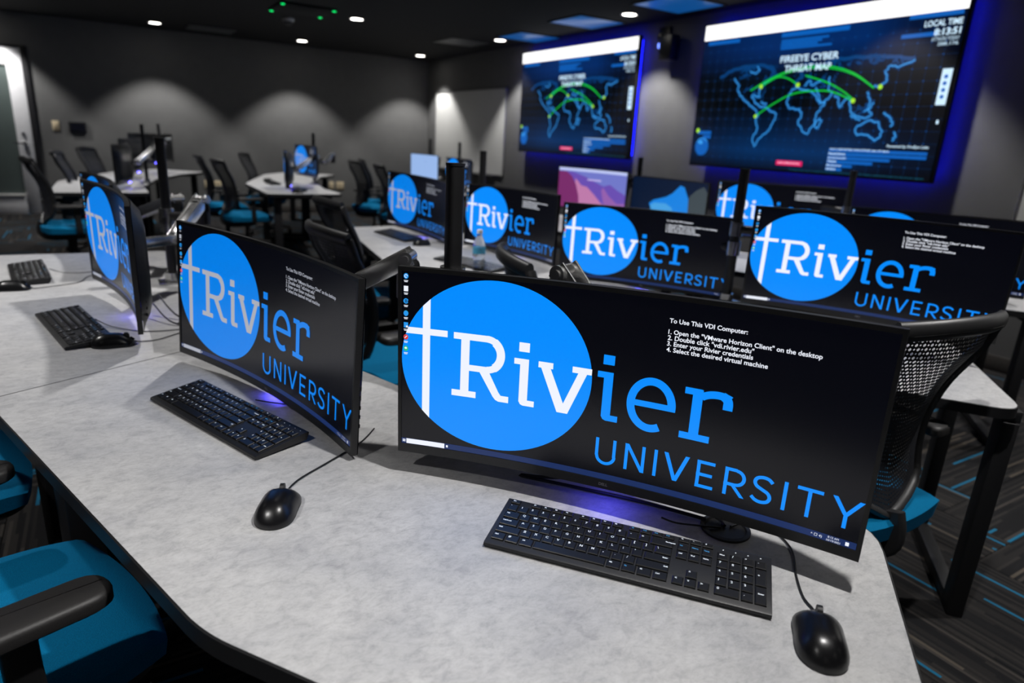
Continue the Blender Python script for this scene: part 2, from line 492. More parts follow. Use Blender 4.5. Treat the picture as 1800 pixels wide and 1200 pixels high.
GFX = {}
def build_gfx():
    # disc
    bm = bmesh.new(); F_ell(bm, 187, 192, 179.5, 159.5, 96); GFX['logo_disc'] = front_mesh('logo_disc', bm, M['disc'], .0004)
    # white cross
    def ey(x, s): return 192+s*159.5*math.sqrt(max(0, 1-((x-187)/179.5)**2))
    def ex(y): return 187-179.5*math.sqrt(max(0, 1-((y-192)/159.5)**2))
    bm = bmesh.new()
    F_poly(bm, [(48, ey(48, -1)), (62.5, ey(62.5, -1)), (62.5, ey(62.5, 1)), (48, ey(48, 1))])
    F_poly(bm, [(ex(239), 239), (96, 239), (96, 251), (ex(251), 251)])
    GFX['logo_cross'] = front_mesh('logo_cross', bm, M['sw'], .0008)
    def slab_i(bm, x):
        F_rect(bm, x+8, 230, x+27.5, 247)
        F_rect(bm, x, 206.2, x+14, 217); F_rect(bm, x+11.3, 136, x+27.3, 217)
        F_poly(bm, [(x+11.3, 136.5), (x+27.3, 136.5), (x+27.3, 129), (x+19.5, 129), (x+14.5, 131)])
        F_rect(bm, x+19.5, 129, x+40.5, 140)
    # white Riv
    bm = bmesh.new()
    F_rect(bm, 108, 238.5, 172, 250.5); F_rect(bm, 122.5, 129, 138.8, 250); F_rect(bm, 106, 129, 153, 141)
    F_rect(bm, 137, 180.5, 173, 192); F_arc(bm, 172, 215.5, 27.2, 29.0, 90, -90, 12.6); F_arc(bm, 173, 215.5, 25.6, 28.2, 60, -60, 15.5)
    F_poly(bm, [(157, 184), (176.5, 184), (197, 146), (186, 137)])
    F_poly(bm, [(197.2, 146), (201, 141), (201, 129), (197, 129), (191, 131.5), (186, 137)]); F_rect(bm, 199, 129, 216, 141)
    slab_i(bm, 224)
    F_rect(bm, 269, 206, 296, 217); F_poly(bm, [(274, 206.5), (291.5, 206.5), (326, 128), (307.5, 128)])
    F_poly(bm, [(342, 206.5), (357.5, 206.5), (327, 128), (311, 128)])
    F_poly(bm, [(331, 206), (365.6, 206), (365.6, 217), (331, 217)])
    GFX['logo_letters_white'] = front_mesh('logo_letters_white', bm, M['sw'], .0008)
    # blue ier
    bm = bmesh.new(); slab_i(bm, 376)
    F_arc(bm, 471, 172.5, 34.5, 41.5, 0, 298, 13.5, 44); F_rect(bm, 440, 167.5, 512, 178)
    F_rect(bm, 524, 205, 552, 216); F_rect(bm, 537, 128, 553, 215); F_rect(bm, 522, 127, 571, 138.5)
    F_arc(bm, 577, 191, 32, 20.5, 148, 55, 12.5, 18); F_arc(bm, 580.5, 199.5, 12.5, 12, 75, 0, 14.5, 10); F_rect(bm, 585.5, 189.5, 600.5, 200)
    GFX['logo_letters_blue'] = front_mesh('logo_letters_blue', bm, M['disc'], .0008)
    # UNIVERSITY
    bm = bmesh.new(); w = 5.6; b0, t0 = 47, 95.5
    def V(x): F_rect(bm, x-w/2, b0, x+w/2, t0)
    def Ln(x0, y0, x1, y1):
        dx = w*.62 if abs(x1-x0) > 1 else w/2
        F_poly(bm, [(x0-dx, y0), (x0+dx, y0), (x1+dx, y1), (x1-dx, y1)])
    F_rect(bm, 383, 62, 383+w, t0); F_rect(bm, 414, 62, 414+w, t0); F_arc(bm, 402, 63.5, 15.6, 14.6, 180, 360, w, 20)
    V(438.4); V(468); Ln(438.4, t0, 468, b0)
    V(489)
    Ln(506, t0, 524, b0); Ln(542, t0, 524, b0)
    V(561); F_rect(bm, 558, b0, 587, b0+w); F_rect(bm, 558, 68, 584, 68+w); F_rect(bm, 558, t0-w, 587, t0)
    V(606); F_rect(bm, 603, t0-w, 622, t0); F_rect(bm, 603, 64, 622, 64+w); F_arc(bm, 621.5, 79.6, 12.4, 12.4, 90, -90, w, 16); Ln(617, 66, 634, b0)
    F_line(bm, [(p.x, p.y) for p in smooth_path([(x, y, 0) for x, y in [(677, 86), (671, 91.2), (662, 92.6), (653.5, 89.6), (650.6, 82.8), (654, 76.2), (663, 71.6), (672, 67), (675.4, 59.6), (672, 52.6), (663, 49.8), (654, 51.6), (647.5, 57)]], 5)], w)
    V(696.5)
    F_rect(bm, 713, t0-w, 750, t0); V(731.5)
    Ln(766, t0, 784, 68); Ln(803, t0, 784, 68); F_rect(bm, 784-w/2, b0, 784+w/2, 70)
    GFX['university_lettering'] = front_mesh('university_lettering', bm, M['disc'], .0008)
    # instructions
    bm = bmesh.new()
    rows = [('To Use This VDI Computer:', 486, 319.5, 120), ('1. Open the "VMware Horizon Client" on the desktop', 486, 301, 228), ('2. Double click "vdi.rivier.edu"', 486, 291, 133), ('3. Enter your Rivier credentials', 486, 281.4, 133), ('4. Select the desired virtual machine', 486, 271.4, 156)]
    for t, x, y, wd in rows:
        tb = text_mesh(t, 10, width=wd, offset=.16)
        merge(bm, moved(tb, x, y-2))
    GFX['instruction_text'] = front_mesh('instruction_text', bm, M['sw'], .0008)
    # taskbar
    bm = bmesh.new(); F_rect(bm, 7, 17.5, 806, 28.5); GFX['taskbar'] = front_mesh('taskbar', bm, M['task'], .0004)
    bm = bmesh.new(); F_rect(bm, 17, 18.2, 94, 28); F_rect(bm, 9.5, 21, 12, 23.2); F_rect(bm, 12.6, 21, 15, 23.2); F_rect(bm, 9.5, 23.8, 12, 26); F_rect(bm, 12.6, 23.8, 15, 26)
    F_rect(bm, 97.5, 21, 101, 25.5)
    merge(bm, moved(text_mesh('^ \u25a1 4)', 6), 742, 21)); merge(bm, moved(text_mesh('8:13 AM', 4.6), 766, 24)); merge(bm, moved(text_mesh('10/19/2021', 4.6), 764, 18.8)); F_rect(bm, 791, 20, 796, 26)
    GFX['taskbar_items'] = front_mesh('taskbar_items', bm, M['sw'], .0008)
    # icons
    bm = bmesh.new()
    for k, y in enumerate((320.5, 298, 210)): pass
    ic = [(345, 'cyan'), (322, 'sw'), (299, 'cyan'), (276, 'cyan'), (254, 'cyan'), (231, 'red'), (209, 'green')]
    parts = {'cyan': bmesh.new(), 'sw': bmesh.new(), 'red': bmesh.new(), 'green': bmesh.new()}
    for i, (y, c) in enumerate(ic):
        b2 = parts[c]
        if i in (1, 4): F_rect(b2, 11.2, y-5, 19.5, y+5)
        elif i == 2:
            F_arc(b2, 15.3, y, 3.8, 3.8, 20, 330, 2.2, 18); F_rect(b2, 11.5, y-.8, 19, y+.8)
        else: F_ell(b2, 15.3, y, 4.6, 5.2, 18)
        wtb = parts['sw']
        if i == 0: F_arc(wtb, 15.3, y, 2.6, 2.6, 0, 300, 1.1, 12)
        if i == 3: F_arc(parts['green'], 15.3, y+.5, 3.4, 3.6, -30, 150, 2.4, 12)
        if i == 4: F_rect(wtb, 15.5, y-4.6, 19.3, y-1)
        if i == 5: F_line(wtb, [(13, y-2), (17.5, y+2.4)], 1.4)
        if i == 6: F_ell(wtb, 15.3, y+1, 2.6, 2.0, 10)
        F_rect(wtb, 11.3, y-8.8, 19.3, y-7.6); F_rect(wtb, 12.1, y-11, 18.4, y-9.8)
    bb = bmesh.new()
    mats = []
    GFX['icons'] = []
    for c, b2 in parts.items():
        GFX['icons'].append(front_mesh('desktop_icons', b2, M[c], .0010 if c != 'sw' else .0013))

def panel_shell(bm, x0, x1, z0, z1, yoff_f, yoff_b, n=28, inset_b=0.):
    """curved slab between front offset and back offset (metres behind glass)"""
    rings = []
    for i in range(n+1):
        u = x0+(x1-x0)*i/n; th = u/R_C
        row = []
        for off, zz in ((yoff_f, z0), (yoff_f, z1), (yoff_b, z1-inset_b), (yoff_b, z0+inset_b)):
            R = R_C+off
            row.append(bm.verts.new((R*math.sin(th), -R_C+R*math.cos(th), zz)))
        rings.append(row)
    for A, B in zip(rings, rings[1:]):
        for j in range(4):
            k = (j+1) % 4
            bm.faces.new((A[j], A[k], B[k], B[j]))
    bm.faces.new(rings[0]); bm.faces.new(rings[-1][::-1])

def build_monitor(kind):
    """local: x right for the viewer, -y towards the viewer, z up, origin at bottom centre of the glass"""
    root = thing('monitor', 'x', 'monitor')
    W, H = .813, .362
    # bezel: four curved strips
    bm = bmesh.new()
    panel_shell(bm, -W/2, W/2, 0, .017, -.0015, .012)
    panel_shell(bm, -W/2, W/2, H-.008, H, -.0015, .012)
    panel_shell(bm, -W/2, -W/2+.0065, .0165, H-.0075, -.0015, .012, 1)
    panel_shell(bm, W/2-.0065, W/2, .0165, H-.0075, -.0015, .012, 1)
    mobj('bezel', bm, M['bezel'], root, angle=30)
    # rear shell: curved slab that bulges toward its middle
    bm = bmesh.new(); nx, nz = 24, 10; grid = []
    for i in range(nx+1):
        u = -W/2+W*i/nx; th = u/R_C; col = []
        for j in range(nz+1):
            v = j/nz
            du = max(0, 1-(abs(u)/(W/2))**6); dv = max(0, 1-abs(2*v-1)**4)
            bul = .014+.030*min(1, du*dv*1.5)+.012*max(0, 1-(abs(u)/.17)**4)*max(0, 1-abs((2*v-1)/.8)**6)
            R = R_C+bul
            col.append(bm.verts.new((R*math.sin(th), -R_C+R*math.cos(th), v*H)))
        grid.append(col)
    for i in range(nx):
        for j in range(nz): bm.faces.new((grid[i][j], grid[i+1][j], grid[i+1][j+1], grid[i][j+1]))
    mobj('rear_shell', bm, M['shell'], root, angle=40)
    # five buttons on the rear edge
    bm = bmesh.new()
    for k in range(5):
        th = (W/2-.030)/R_C; R = R_C+.0262
        box(bm, R*math.sin(th), -R_C+R*math.cos(th), .05+.02*k, .009, .004, .009, .0015)
    mobj('menu_buttons', bm, M['black'], root)
    # glass
    bm = bmesh.new(); F_rect(bm, 6, 16.5, 807, 354.5)
    me = front_mesh('screen', bm, M['screen'], 0.)
    scr = mesh_of('screen', me, root)
    me.polygons.foreach_set('use_smooth', [True]*len(me.polygons))
    # brand mark
    bm = text_mesh('DELL', 8, height=5.2, offset=.15); F_line(bm, [(0, 0), (1, 1)], .01)
    moved(bm, 395, 6.2)
    me = front_mesh('brand_mark', bm, M['logo'], .0019); mesh_of('brand_mark', me, root)
    # blue glow lamp under the lower bezel
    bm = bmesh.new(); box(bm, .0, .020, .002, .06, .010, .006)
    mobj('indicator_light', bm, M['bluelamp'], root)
    if kind == 'logo':
        for k in ('logo_disc', 'logo_cross', 'logo_letters_white', 'logo_letters_blue', 'university_lettering', 'instruction_text', 'taskbar', 'taskbar_items'):
            tag(mesh_of(k, GFX[k], scr), kind='stuff' if k in ('taskbar_items', 'instruction_text') else None)
        for me in GFX['icons']: tag(mesh_of('desktop_icon', me, scr), kind='stuff')
    elif kind == 'dunes':
        def part(nm, col, pts, off, rgb):
            bm = bmesh.new(); F_poly(bm, pts); mesh_of(nm, front_mesh(nm, bm, glow(nm, lin(*rgb)), off), scr)
        part('wallpaper_sky', 0, [(7, 17), (806, 17), (806, 354), (7, 354)], .0004, (112, 120, 200))
        part('wallpaper_haze', 0, [(7, 354), (7, 330), (806, 330), (806, 354)], .0012, (190, 200, 245))
        part('wallpaper_far_ridge', 0, [(90, 17), (806, 17), (806, 175), (700, 205), (600, 245), (520, 225), (430, 250), (300, 290), (160, 322), (90, 322)], .0008, (105, 78, 176))
        part('wallpaper_near_slope', 0, [(200, 17), (640, 17), (500, 90), (400, 160), (330, 205), (260, 215), (220, 250), (190, 270)], .0012, (190, 122, 170))
        part('wallpaper_right_slope', 0, [(560, 17), (806, 17), (806, 110), (700, 100), (600, 150), (520, 215), (500, 190)], .0010, (148, 96, 172))
        part('wallpaper_left_ridge', 0, [(7, 17), (250, 17), (240, 120), (200, 220), (150, 285), (90, 322), (7, 322)], .0016, (120, 44, 105))
        part('notification', 0, [(330, 262), (490, 262), (490, 272), (330, 272)], .0016, (205, 190, 240))
    elif kind == 'cave':
        def part(nm, col, pts, off, rgb):
            bm = bmesh.new(); F_poly(bm, pts); mesh_of(nm, front_mesh(nm, bm, glow(nm, lin(*rgb)), off), scr)
        part('wallpaper_dark', 0, [(7, 17), (806, 17), (806, 354), (7, 354)], .0004, (5, 22, 48))
        part('wallpaper_rock', 0, [(560, 17), (806, 17), (806, 290), (760, 330), (680, 300), (610, 250)], .0008, (62, 72, 78))
        part('wallpaper_ice', 0, [(225, 17), (590, 17), (610, 120), (600, 230), (545, 310), (500, 320), (420, 255), (360, 225), (230, 190), (190, 160), (215, 120)], .0012, (22, 130, 225))
        part('wallpaper_pale_ice', 0, [(235, 17), (480, 17), (470, 90), (430, 150), (360, 175), (240, 170), (205, 150)], .0016, (70, 160, 225))
    elif kind == 'pale':
        bm = bmesh.new(); F_rect(bm, 7, 17, 806, 354); mesh_of('sign_in_page', front_mesh('sign_in_page', bm, glow('sign in page', lin(150, 182, 232)), .0004), scr)
        bm = bmesh.new(); F_poly(bm, [(370, 270), (384, 250), (398, 270)]); mesh_of('sign_in_mark', front_mesh('sign_in_mark', bm, glow('sign in mark', lin(100, 130, 200)), .0008), scr)
    return root

def mon_matrix(pos, yaw, tilt=0., roll=0.):
    y, t, r = rad(yaw), rad(tilt), rad(roll)
    n = Vector((math.cos(y), math.sin(y), 0)); rx = Vector((-n.y, n.x, 0)); z = Vector((0, 0, 1))
    u = z*math.cos(t)-n*math.sin(t); nn = n*math.cos(t)+z*math.sin(t)
    rx2 = rx*math.cos(r)+u*math.sin(r); u2 = -rx*math.sin(r)+u*math.cos(r)
    m = Matrix((rx2, -nn, u2)).transposed().to_4x4(); m.translation = pos
    return m

# ------------------------------------------------------------------ room shell
XR, XL, YB, YF, ZC = 5.25, -2.6, 11.787, -2.6, 2.67
def shell_box(name, x0, y0, z0, x1, y1, z1, mat):
    bm = bmesh.new(); box(bm, (x0+x1)/2, (y0+y1)/2, (z0+z1)/2, x1-x0, y1-y0, z1-z0)
    return structure(mobj(name, bm, mat, smooth=False))
DX0, DX1, DZ = -1.86, -.715, 2.26    # door opening in the back wall
floor = shell_box('floor', XL, YF, -.15, XR, YB, -.006, M['dark'])
shell_box('ceiling', XL, YF, ZC, XR, YB, ZC+.1, M['ceil'])
shell_box('wall_right', XR, YF, -.15, XR+.1, YB+.1, ZC+.1, M['wall'])
shell_box('wall_left', XL-.1, YF, -.15, XL, YB+.1, ZC+.1, M['wall_unseen'])
shell_box('wall_front', XL, YF-.1, -.15, XR, YF, ZC+.1, M['wall_unseen'])
bm = bmesh.new()
for x0, x1, z0, z1 in ((XL, DX0, -.15, ZC+.1), (DX1, XR, -.15, ZC+.1), (DX0, DX1, DZ, ZC+.1)):
    box(bm, (x0+x1)/2, YB+.05, (z0+z1)/2, x1-x0, .1, z1-z0)
structure(mobj('wall_back', bm, M['wall'], smooth=False))
def baseboard(name, x0, y0, x1, y1):
    bm = bmesh.new(); box(bm, (x0+x1)/2, (y0+y1)/2, .055, abs(x1-x0), abs(y1-y0), .11, .003)
    structure(mobj(name, bm, M['base']))
baseboard('baseboard_back', DX1+.01, YB-.012, XR, YB)
baseboard('baseboard_right', XR-.012, YF, XR, YB-.012)
# carpet planks, herringbone along the room axes
pw, n_ = .25, 4
cells = []
for t in range(-60, 90):
    for k in range(-14, 15):
        ox, oy = t+n_*k, t-n_*k
        for (x0, y0, x1, y1, hz) in ((ox, oy, ox+n_, oy+1, True), (ox+n_, oy+1-n_, ox+n_+1, oy+1, False)):
            x0, y0, x1, y1 = x0*pw+.08, y0*pw+.1, x1*pw+.08, y1*pw+.1
            cx0, cy0, cx1, cy1 = max(x0, XL), max(y0, YF), min(x1, XR), min(y1, YB)
            if cx1-cx0 < .02 or cy1-cy0 < .02: continue
            cells.append((cx0, cy0, cx1, cy1, hz))
def vis_key(c):
    p = Vector(((c[0]+c[2])/2, (c[1]+c[3])/2, 0))-Vector((0, 0, 1.368))
    z = p.dot(fw)
    if z < .3: return 1e6
    x = 900+1154.7*p.dot(rt)/z; y = 600-1154.7*p.dot(up)/z
    if not (-150 < x < 1950 and -50 < y < 1420): return 1e5+z
    # what tables and the wall leave in view first
    return z
cells.sort(key=vis_key)
bm = bmesh.new(); box(bm, 0, 0, -.003, .998, .248, .006, .0015, seg=1)
pm = mobj('carpet_plank', bm, M['carpet'], floor)
pl_me = pm.data; first = True
rest = bmesh.new()
for i, (x0, y0, x1, y1, hz) in enumerate(cells):
    w_, h_ = x1-x0, y1-y0
    full = abs(max(w_, h_)-1) < 1e-3 and abs(min(w_, h_)-.25) < 1e-3
    if i < 290:
        if first: o = pm; first = False
        else: o = mesh_of('carpet_plank', pl_me, floor)
        o.location = ((x0+x1)/2, (y0+y1)/2, 0)
        o.rotation_euler = (0, 0, 0 if hz else PI/2)
        if not full: o.scale = ((w_ if hz else h_), (h_ if hz else w_)/.25, 1)
    else:
        box(rest, (x0+x1)/2, (y0+y1)/2, -.003, w_-.002, h_-.002, .006)
tag(mobj('carpet_planks', rest, M['carpet'], floor, smooth=False), kind='stuff')

# door: pale aluminium stile door with dark glass, in a dark jamb
d = bpy.data.objects.new('door_1', None); d.location = ((DX0+DX1)/2, YB, 0); link(d); structure(d)
cx = (DX0+DX1)/2
def dbox(name, x0, x1, z0, z1, y0, y1, mat, bev=.003):
    bm = bmesh.new(); box(bm, (x0+x1)/2-cx, (y0+y1)/2, (z0+z1)/2, x1-x0, y1-y0, z1-z0, bev); return mobj(name, bm, mat, d)
dbox('jamb', -.785, DX1, 0, DZ, -.03, .06, M['jamb']); dbox('jamb', DX0, DX0+.08, 0, DZ, -.03, .06, M['jamb']); dbox('jamb', DX0+.08, -.785, DZ-.03, DZ, -.03, .06, M['jamb'])
dbox('stile', -.965, -.787, .005, 2.225, -.02, .03, M['doorw']); dbox('stile', DX0+.083, DX0+.22, .005, 2.225, -.02, .03, M['doorw'])
dbox('top_rail', DX0+.22, -.965, 2.0, 2.225, -.02, .03, M['doorw']); dbox('bottom_rail', DX0+.22, -.965, .005, .27, -.02, .03, M['doorw'])
dbox('glass_pane', DX0+.22, -.965, .27, 2.0, -.002, .008, M['fglass'], 0)
dbox('glazing_bead', DX0+.22, -.965, .255, .285, -.035, -.005, M['white'])
bm = bmesh.new(); cyl(bm, (-.885-cx, -.02, .985), (-.885-cx, -.05, .985), .026); cyl(bm, (-.885-cx, -.05, .985), (-.885-cx, -.075, .985), .011)
bar(bm, (-.875-cx, -.072, .985), (-1.01-cx, -.072, .985), .016, .02, .006)
mobj('lever_handle', bm, M['chrome'], d)
bm = bmesh.new(); cyl(bm, (-.885-cx, -.02, 1.11), (-.885-cx, -.035, 1.11), .024); mobj('lock_cylinder', bm, M['alu'], d)

# ------------------------------------------------------------------ ceiling things
def downlight(x, y, label, seen=True):
    t = thing('downlight', label, 'downlight', (x, y, ZC), 0, 'recessed ceiling downlights')
    bm = bmesh.new(); N = 28
    lathe(bm, [(.070, -.001), (.088, -.001), (.088, -.007), (.070, -.004), (.070, -.001)], N)
    mobj('trim_ring', bm, M['white'], t)
    bm = bmesh.new(); lathe(bm, [(0, -.0035), (.068, -.0035), (.068, -.002)], N)
    mobj('lens', bm, M['lens'], t)
    s = bpy.data.lights.new('spot_lamp', 'SPOT'); s.energy = SPOT_W; s.spot_size = rad(SPOT_ANGLE); s.spot_blend = .42
    s.shadow_soft_size = .035; s.color = LAMP_COL
    o = bpy.data.objects.new('spot_lamp', s); link(o, t); o.location = (0, 0, -.03)
DLs = [(.835, 11.09, 'round ceiling downlight close to the back wall, nearest the door'), (2.83, 11.09, 'round ceiling downlight close to the back wall, middle of the back row'), (4.80, 11.12, 'round ceiling downlight in the far corner beside the whiteboard'),
       (2.80, 8.40, 'round ceiling downlight beside the square microphone panel'), (4.80, 8.43, 'round ceiling downlight in front of the left wall display'), (4.77, 5.74, 'round ceiling downlight above the wall speaker between the two displays')]
for x, y, l in DLs: downlight(x, y, l)
for x, y, l in ((-1.15, 11.38, 'in front of the glass door'), (.84, 8.40, 'over the back left desk'), (-1.15, 8.40, 'over the carpet by the left wall, level with the back left desk'), (.84, 5.74, 'over the aisle behind the left desks'),
                (2.80, 5.74, 'over the aisle in the middle of the room'), (-1.15, 5.74, 'over the carpet left of the aisle'), (.84, 3.07, 'over the aisle chairs behind the second monitor'), (2.80, 3.07, 'over the middle row near the water bottle'),
                (4.77, 3.07, 'in front of the right wall display'), (-1.15, 3.07, 'left of the edge-on monitor, outside the photo'), (.84, .40, 'right above the closest monitor, outside the photo'), (2.80, .40, 'above the end of the right desk'),
                (4.77, .40, 'before the right-hand whiteboard'), (-1.15, .40, 'left of the lower left chair'), (.84, -2.0, 'behind the camera on the right'), (-1.15, -2.0, 'behind the camera on the left'), (2.8, -2.0, 'behind the camera, rightmost')):
    downlight(x, y, 'round ceiling downlight '+l)
# square microphone panel with four green lights
t = thing('ceiling_microphone', 'black square ceiling panel with four green corner lights', 'microphone', (2.12, 8.24, ZC))
bm = bmesh.new(); box(bm, 0, 0, -.012, .60, .60, .024, .006); mobj('panel', bm, M['ceil'], t)
for sx in (-1, 1):
    for sy in (-1, 1):
        bm = bmesh.new(); cyl(bm, (sx*.277, sy*.28, -.024), (sx*.277, sy*.28, -.029), .019, n=12); mobj('green_light', bm, M['gled'], t)
t = thing('dome_camera', 'small grey dome on the ceiling behind the square microphone panel', 'camera', (2.16, 9.08, ZC))
bm = bmesh.new(); lathe(bm, [(.075, 0), (.075, -.02), (.065, -.035)], 24); mobj('mount', bm, M['alu'], t)
bm = bmesh.new(); lathe(bm, [(.058, -.035), (.052, -.055), (.03, -.075), (0, -.082)], 24); mobj('dome', bm, M['shell'], t)
t = thing('sprinkler_head', 'tiny sprinkler head on the black ceiling near the back wall', 'sprinkler', (3.47, 10.43, ZC))
bm = bmesh.new(); lathe(bm, [(.035, 0), (.035, -.006), (.012, -.01), (.01, -.04), (.025, -.042), (.025, -.046)], 16); mobj('sprinkler_body', bm, M['dchrome'], t)
for x, y, l in ((4.74, 6.42, 'square ceiling panel with painted blue glow, beside the downlight over the wall speaker'), (4.90, 7.86, 'square ceiling panel with painted blue glow, directly over the left wall display'), (4.74, 5.02, 'square ceiling panel with painted blue glow, above the top left of the right wall display'),
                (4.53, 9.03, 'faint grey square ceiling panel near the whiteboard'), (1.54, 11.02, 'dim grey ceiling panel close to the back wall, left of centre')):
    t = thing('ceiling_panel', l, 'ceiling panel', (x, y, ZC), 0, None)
    bm = bmesh.new(); box(bm, 0, 0, -.004, .60, .60, .008, .002); mobj('lens_sheet', bm, M['cblue_glow'] if 'blue' in l else M['ctile'], t)
    bm = bmesh.new()
    for s in (-1, 1):
        box(bm, s*.302, 0, -.006, .012, .616, .012); box(bm, 0, s*.302, -.006, .616, .012, .012)
    mobj('frame', bm, M['steel'], t)

# ------------------------------------------------------------------ things on the walls
def plate(x, z, w, h, name, label, cat, kind):
    t = thing(name, label, cat, (x, YB, z))
    bm = bmesh.new(); box(bm, 0, -.005, 0, w, .010, h, .003); mobj('cover_plate', bm, M['cream'], t)
    k = 2 if w > .1 else 1
    for i in range(k):
        xx = (i-(k-1)/2)*.056 if kind != 'one' else 0
        if kind == 'switch':
            bm = bmesh.new(); box(bm, xx, -.012, .0, .030, .008, .062, .002); mobj('rocker', bm, M['cream'], t)
        else:
            for s in (-1, 1):
                bm = bmesh.new(); box(bm, xx, -.011, s*.022, .030, .004, .028, .002); mobj('socket', bm, M['cream'], t)
plate(-.497, 1.24, .085, .135, 'light_switch', 'cream light switch plate beside the door', 'switch', 'switch')
plate(1.424, .455, .085, .13, 'wall_outlet', 'single cream wall outlet left of its wider neighbour, nearer the door', 'outlet', 'o')
plate(1.571, .447, .128, .13, 'wall_outlet', 'double cream wall outlet behind the far left chairs', 'outlet', 'o')
plate(3.427, .463, .085, .13, 'wall_outlet', 'single cream wall outlet nearer the room corner, left of a double one', 'outlet', 'o')
plate(3.579, .462, .135, .13, 'wall_outlet', 'double cream wall outlet nearest the room corner', 'outlet', 'o')
t = thing('touch_panel', 'small black touch panel on the back wall right of the light switch', 'touch panel', (-.235, YB, 1.232))
bm = bmesh.new(); box(bm, 0, -.014, 0, .215, .028, .148, .006); mobj('housing', bm, M['black'], t)
bm = bmesh.new(); box(bm, 0, -.029, .004, .175, .003, .108); mobj('screen', bm, M['screen'], t)
def whiteboard(y0, y1, label):
    t = thing('whiteboard', label, 'whiteboard', (XR, (y0+y1)/2, .855))
    w = y1-y0; h = 1.265
    bm = bmesh.new(); box(bm, -.010, 0, h/2, .018, w-.02, h-.02); mobj('writing_surface', bm, M['board'], t)
    bm = bmesh.new()
    box(bm, -.012, 0, h-.006, .024, w, .012, .002); box(bm, -.012, 0, .006, .024, w, .012, .002)
    box(bm, -.012, w/2-.006, h/2, .024, .012, h, .002); box(bm, -.012, -w/2+.006, h/2, .024, .012, h, .002)
    mobj('frame', bm, M['alu'], t)
    bm = bmesh.new(); box(bm, -.045, 0, -.012, .09, w*.82, .02, .004); mobj('marker_tray', bm, M['dchrome'], t)
whiteboard(8.93, 11.40, 'white dry-erase board on the wall left of the displays')
whiteboard(-.30, 2.09, 'edge of a whiteboard at the far right of the photo')
t = thing('wall_speaker', 'black box speaker on a bracket between the two displays', 'speaker', (XR, 5.56, 2.26))
bm = bmesh.new(); box(bm, -.02, .12, .24, .04, .16, .20, .004); bar(bm, (-.03, .12, .24), (-.12, .10, .24), .05, .05, .006); mobj('bracket', bm, M['black'], t)
bm = bmesh.new(); box(bm, -.10, -.045, .12, .11, .19, .24, .012); mobj('cabinet', bm, M['black'], t)
bm = bmesh.new(); box(bm, -.156, -.045, .12, .006, .17, .22, .003); mobj('grille', bm, M['black'], t)
bm = bmesh.new(); box(bm, -.10, .105, .15, .03, .02, .05, .006); mobj('blue_lamp', bm, M['blens'], t)

# ------------------------------------------------------------------ wall displays
COAST = dict(
 a=[(.183,.619),(.212,.565),(.211,.527),(.24,.473),(.271,.44),(.306,.401),(.323,.369),(.314,.324),(.328,.279),(.313,.214),(.324,.149),(.341,.202),(.371,.242),(.389,.28),(.404,.337),(.405,.368),(.372,.393),(.352,.419),(.326,.419),(.301,.445),(.28,.484),(.286,.503),(.32,.483),(.31,.533),(.335,.581),(.359,.598)],
 b=[(.471,.541),(.447,.501),(.441,.453),(.453,.41),(.483,.397),(.502,.403),(.51,.367),(.503,.319),(.526,.259),(.547,.241),(.567,.296),(.571,.366),(.591,.418),(.599,.441),(.578,.43),(.558,.483),(.536,.507),(.504,.521),(.471,.541)],
 c=[(.552,.535),(.564,.494),(.585,.436),(.61,.469),(.618,.491),(.601,.515),(.599,.594)],
 d=[(.58,.284),(.572,.319),(.588,.343),(.595,.319),(.588,.284),(.58,.284)],
 e=[(.627,.479),(.647,.456),(.657,.405),(.664,.433),(.677,.466),(.693,.443)],
 f=[(.69,.443),(.697,.387),(.713,.365),(.752,.342),(.775,.364),(.755,.397),(.761,.43),(.744,.495)],
 g=[(.737,.242),(.729,.287),(.743,.304),(.77,.331),(.787,.321),(.803,.321),(.822,.267),(.816,.234),(.8,.212),(.781,.238),(.756,.249),(.737,.242)],
 h=[(.762,.526),(.788,.524),(.803,.555),(.79,.608),(.805,.637),(.831,.624),(.879,.659)],
 i=[(.847,.294),(.849,.321),(.833,.353),(.812,.374)], j=[(.859,.214),(.868,.242),(.862,.268)],
 k=[(.11,.625),(.145,.661),(.217,.692),(.306,.695),(.36,.664),(.357,.616),(.335,.581)],
 l=[(.471,.541),(.466,.575),(.49,.6),(.478,.63),(.5,.66),(.53,.67),(.56,.66),(.60,.69),(.68,.70),(.76,.69),(.83,.68),(.879,.659)],
 m=[(.504,.545),(.52,.575),(.535,.545),(.552,.56),(.57,.575)], n=[(.745,.38),(.765,.40),(.775,.43)], o=[(.70,.36),(.72,.345),(.74,.332)],
 p=[(.255,.66),(.28,.64),(.30,.665),(.285,.69)], q=[(.325,.45),(.345,.44),(.355,.436)])
ARCS = [[(.27,.529),(.358,.604),(.458,.654),(.578,.658),(.681,.608),(.764,.515)], [(.311,.356),(.377,.43),(.467,.5),(.58,.511),(.64,.489),(.7,.443)], [(.317,.552),(.383,.608),(.433,.595),(.477,.552)], [(.502,.609),(.589,.561),(.65,.51),(.699,.454)]]
TW, TH = 2.37, 1.275
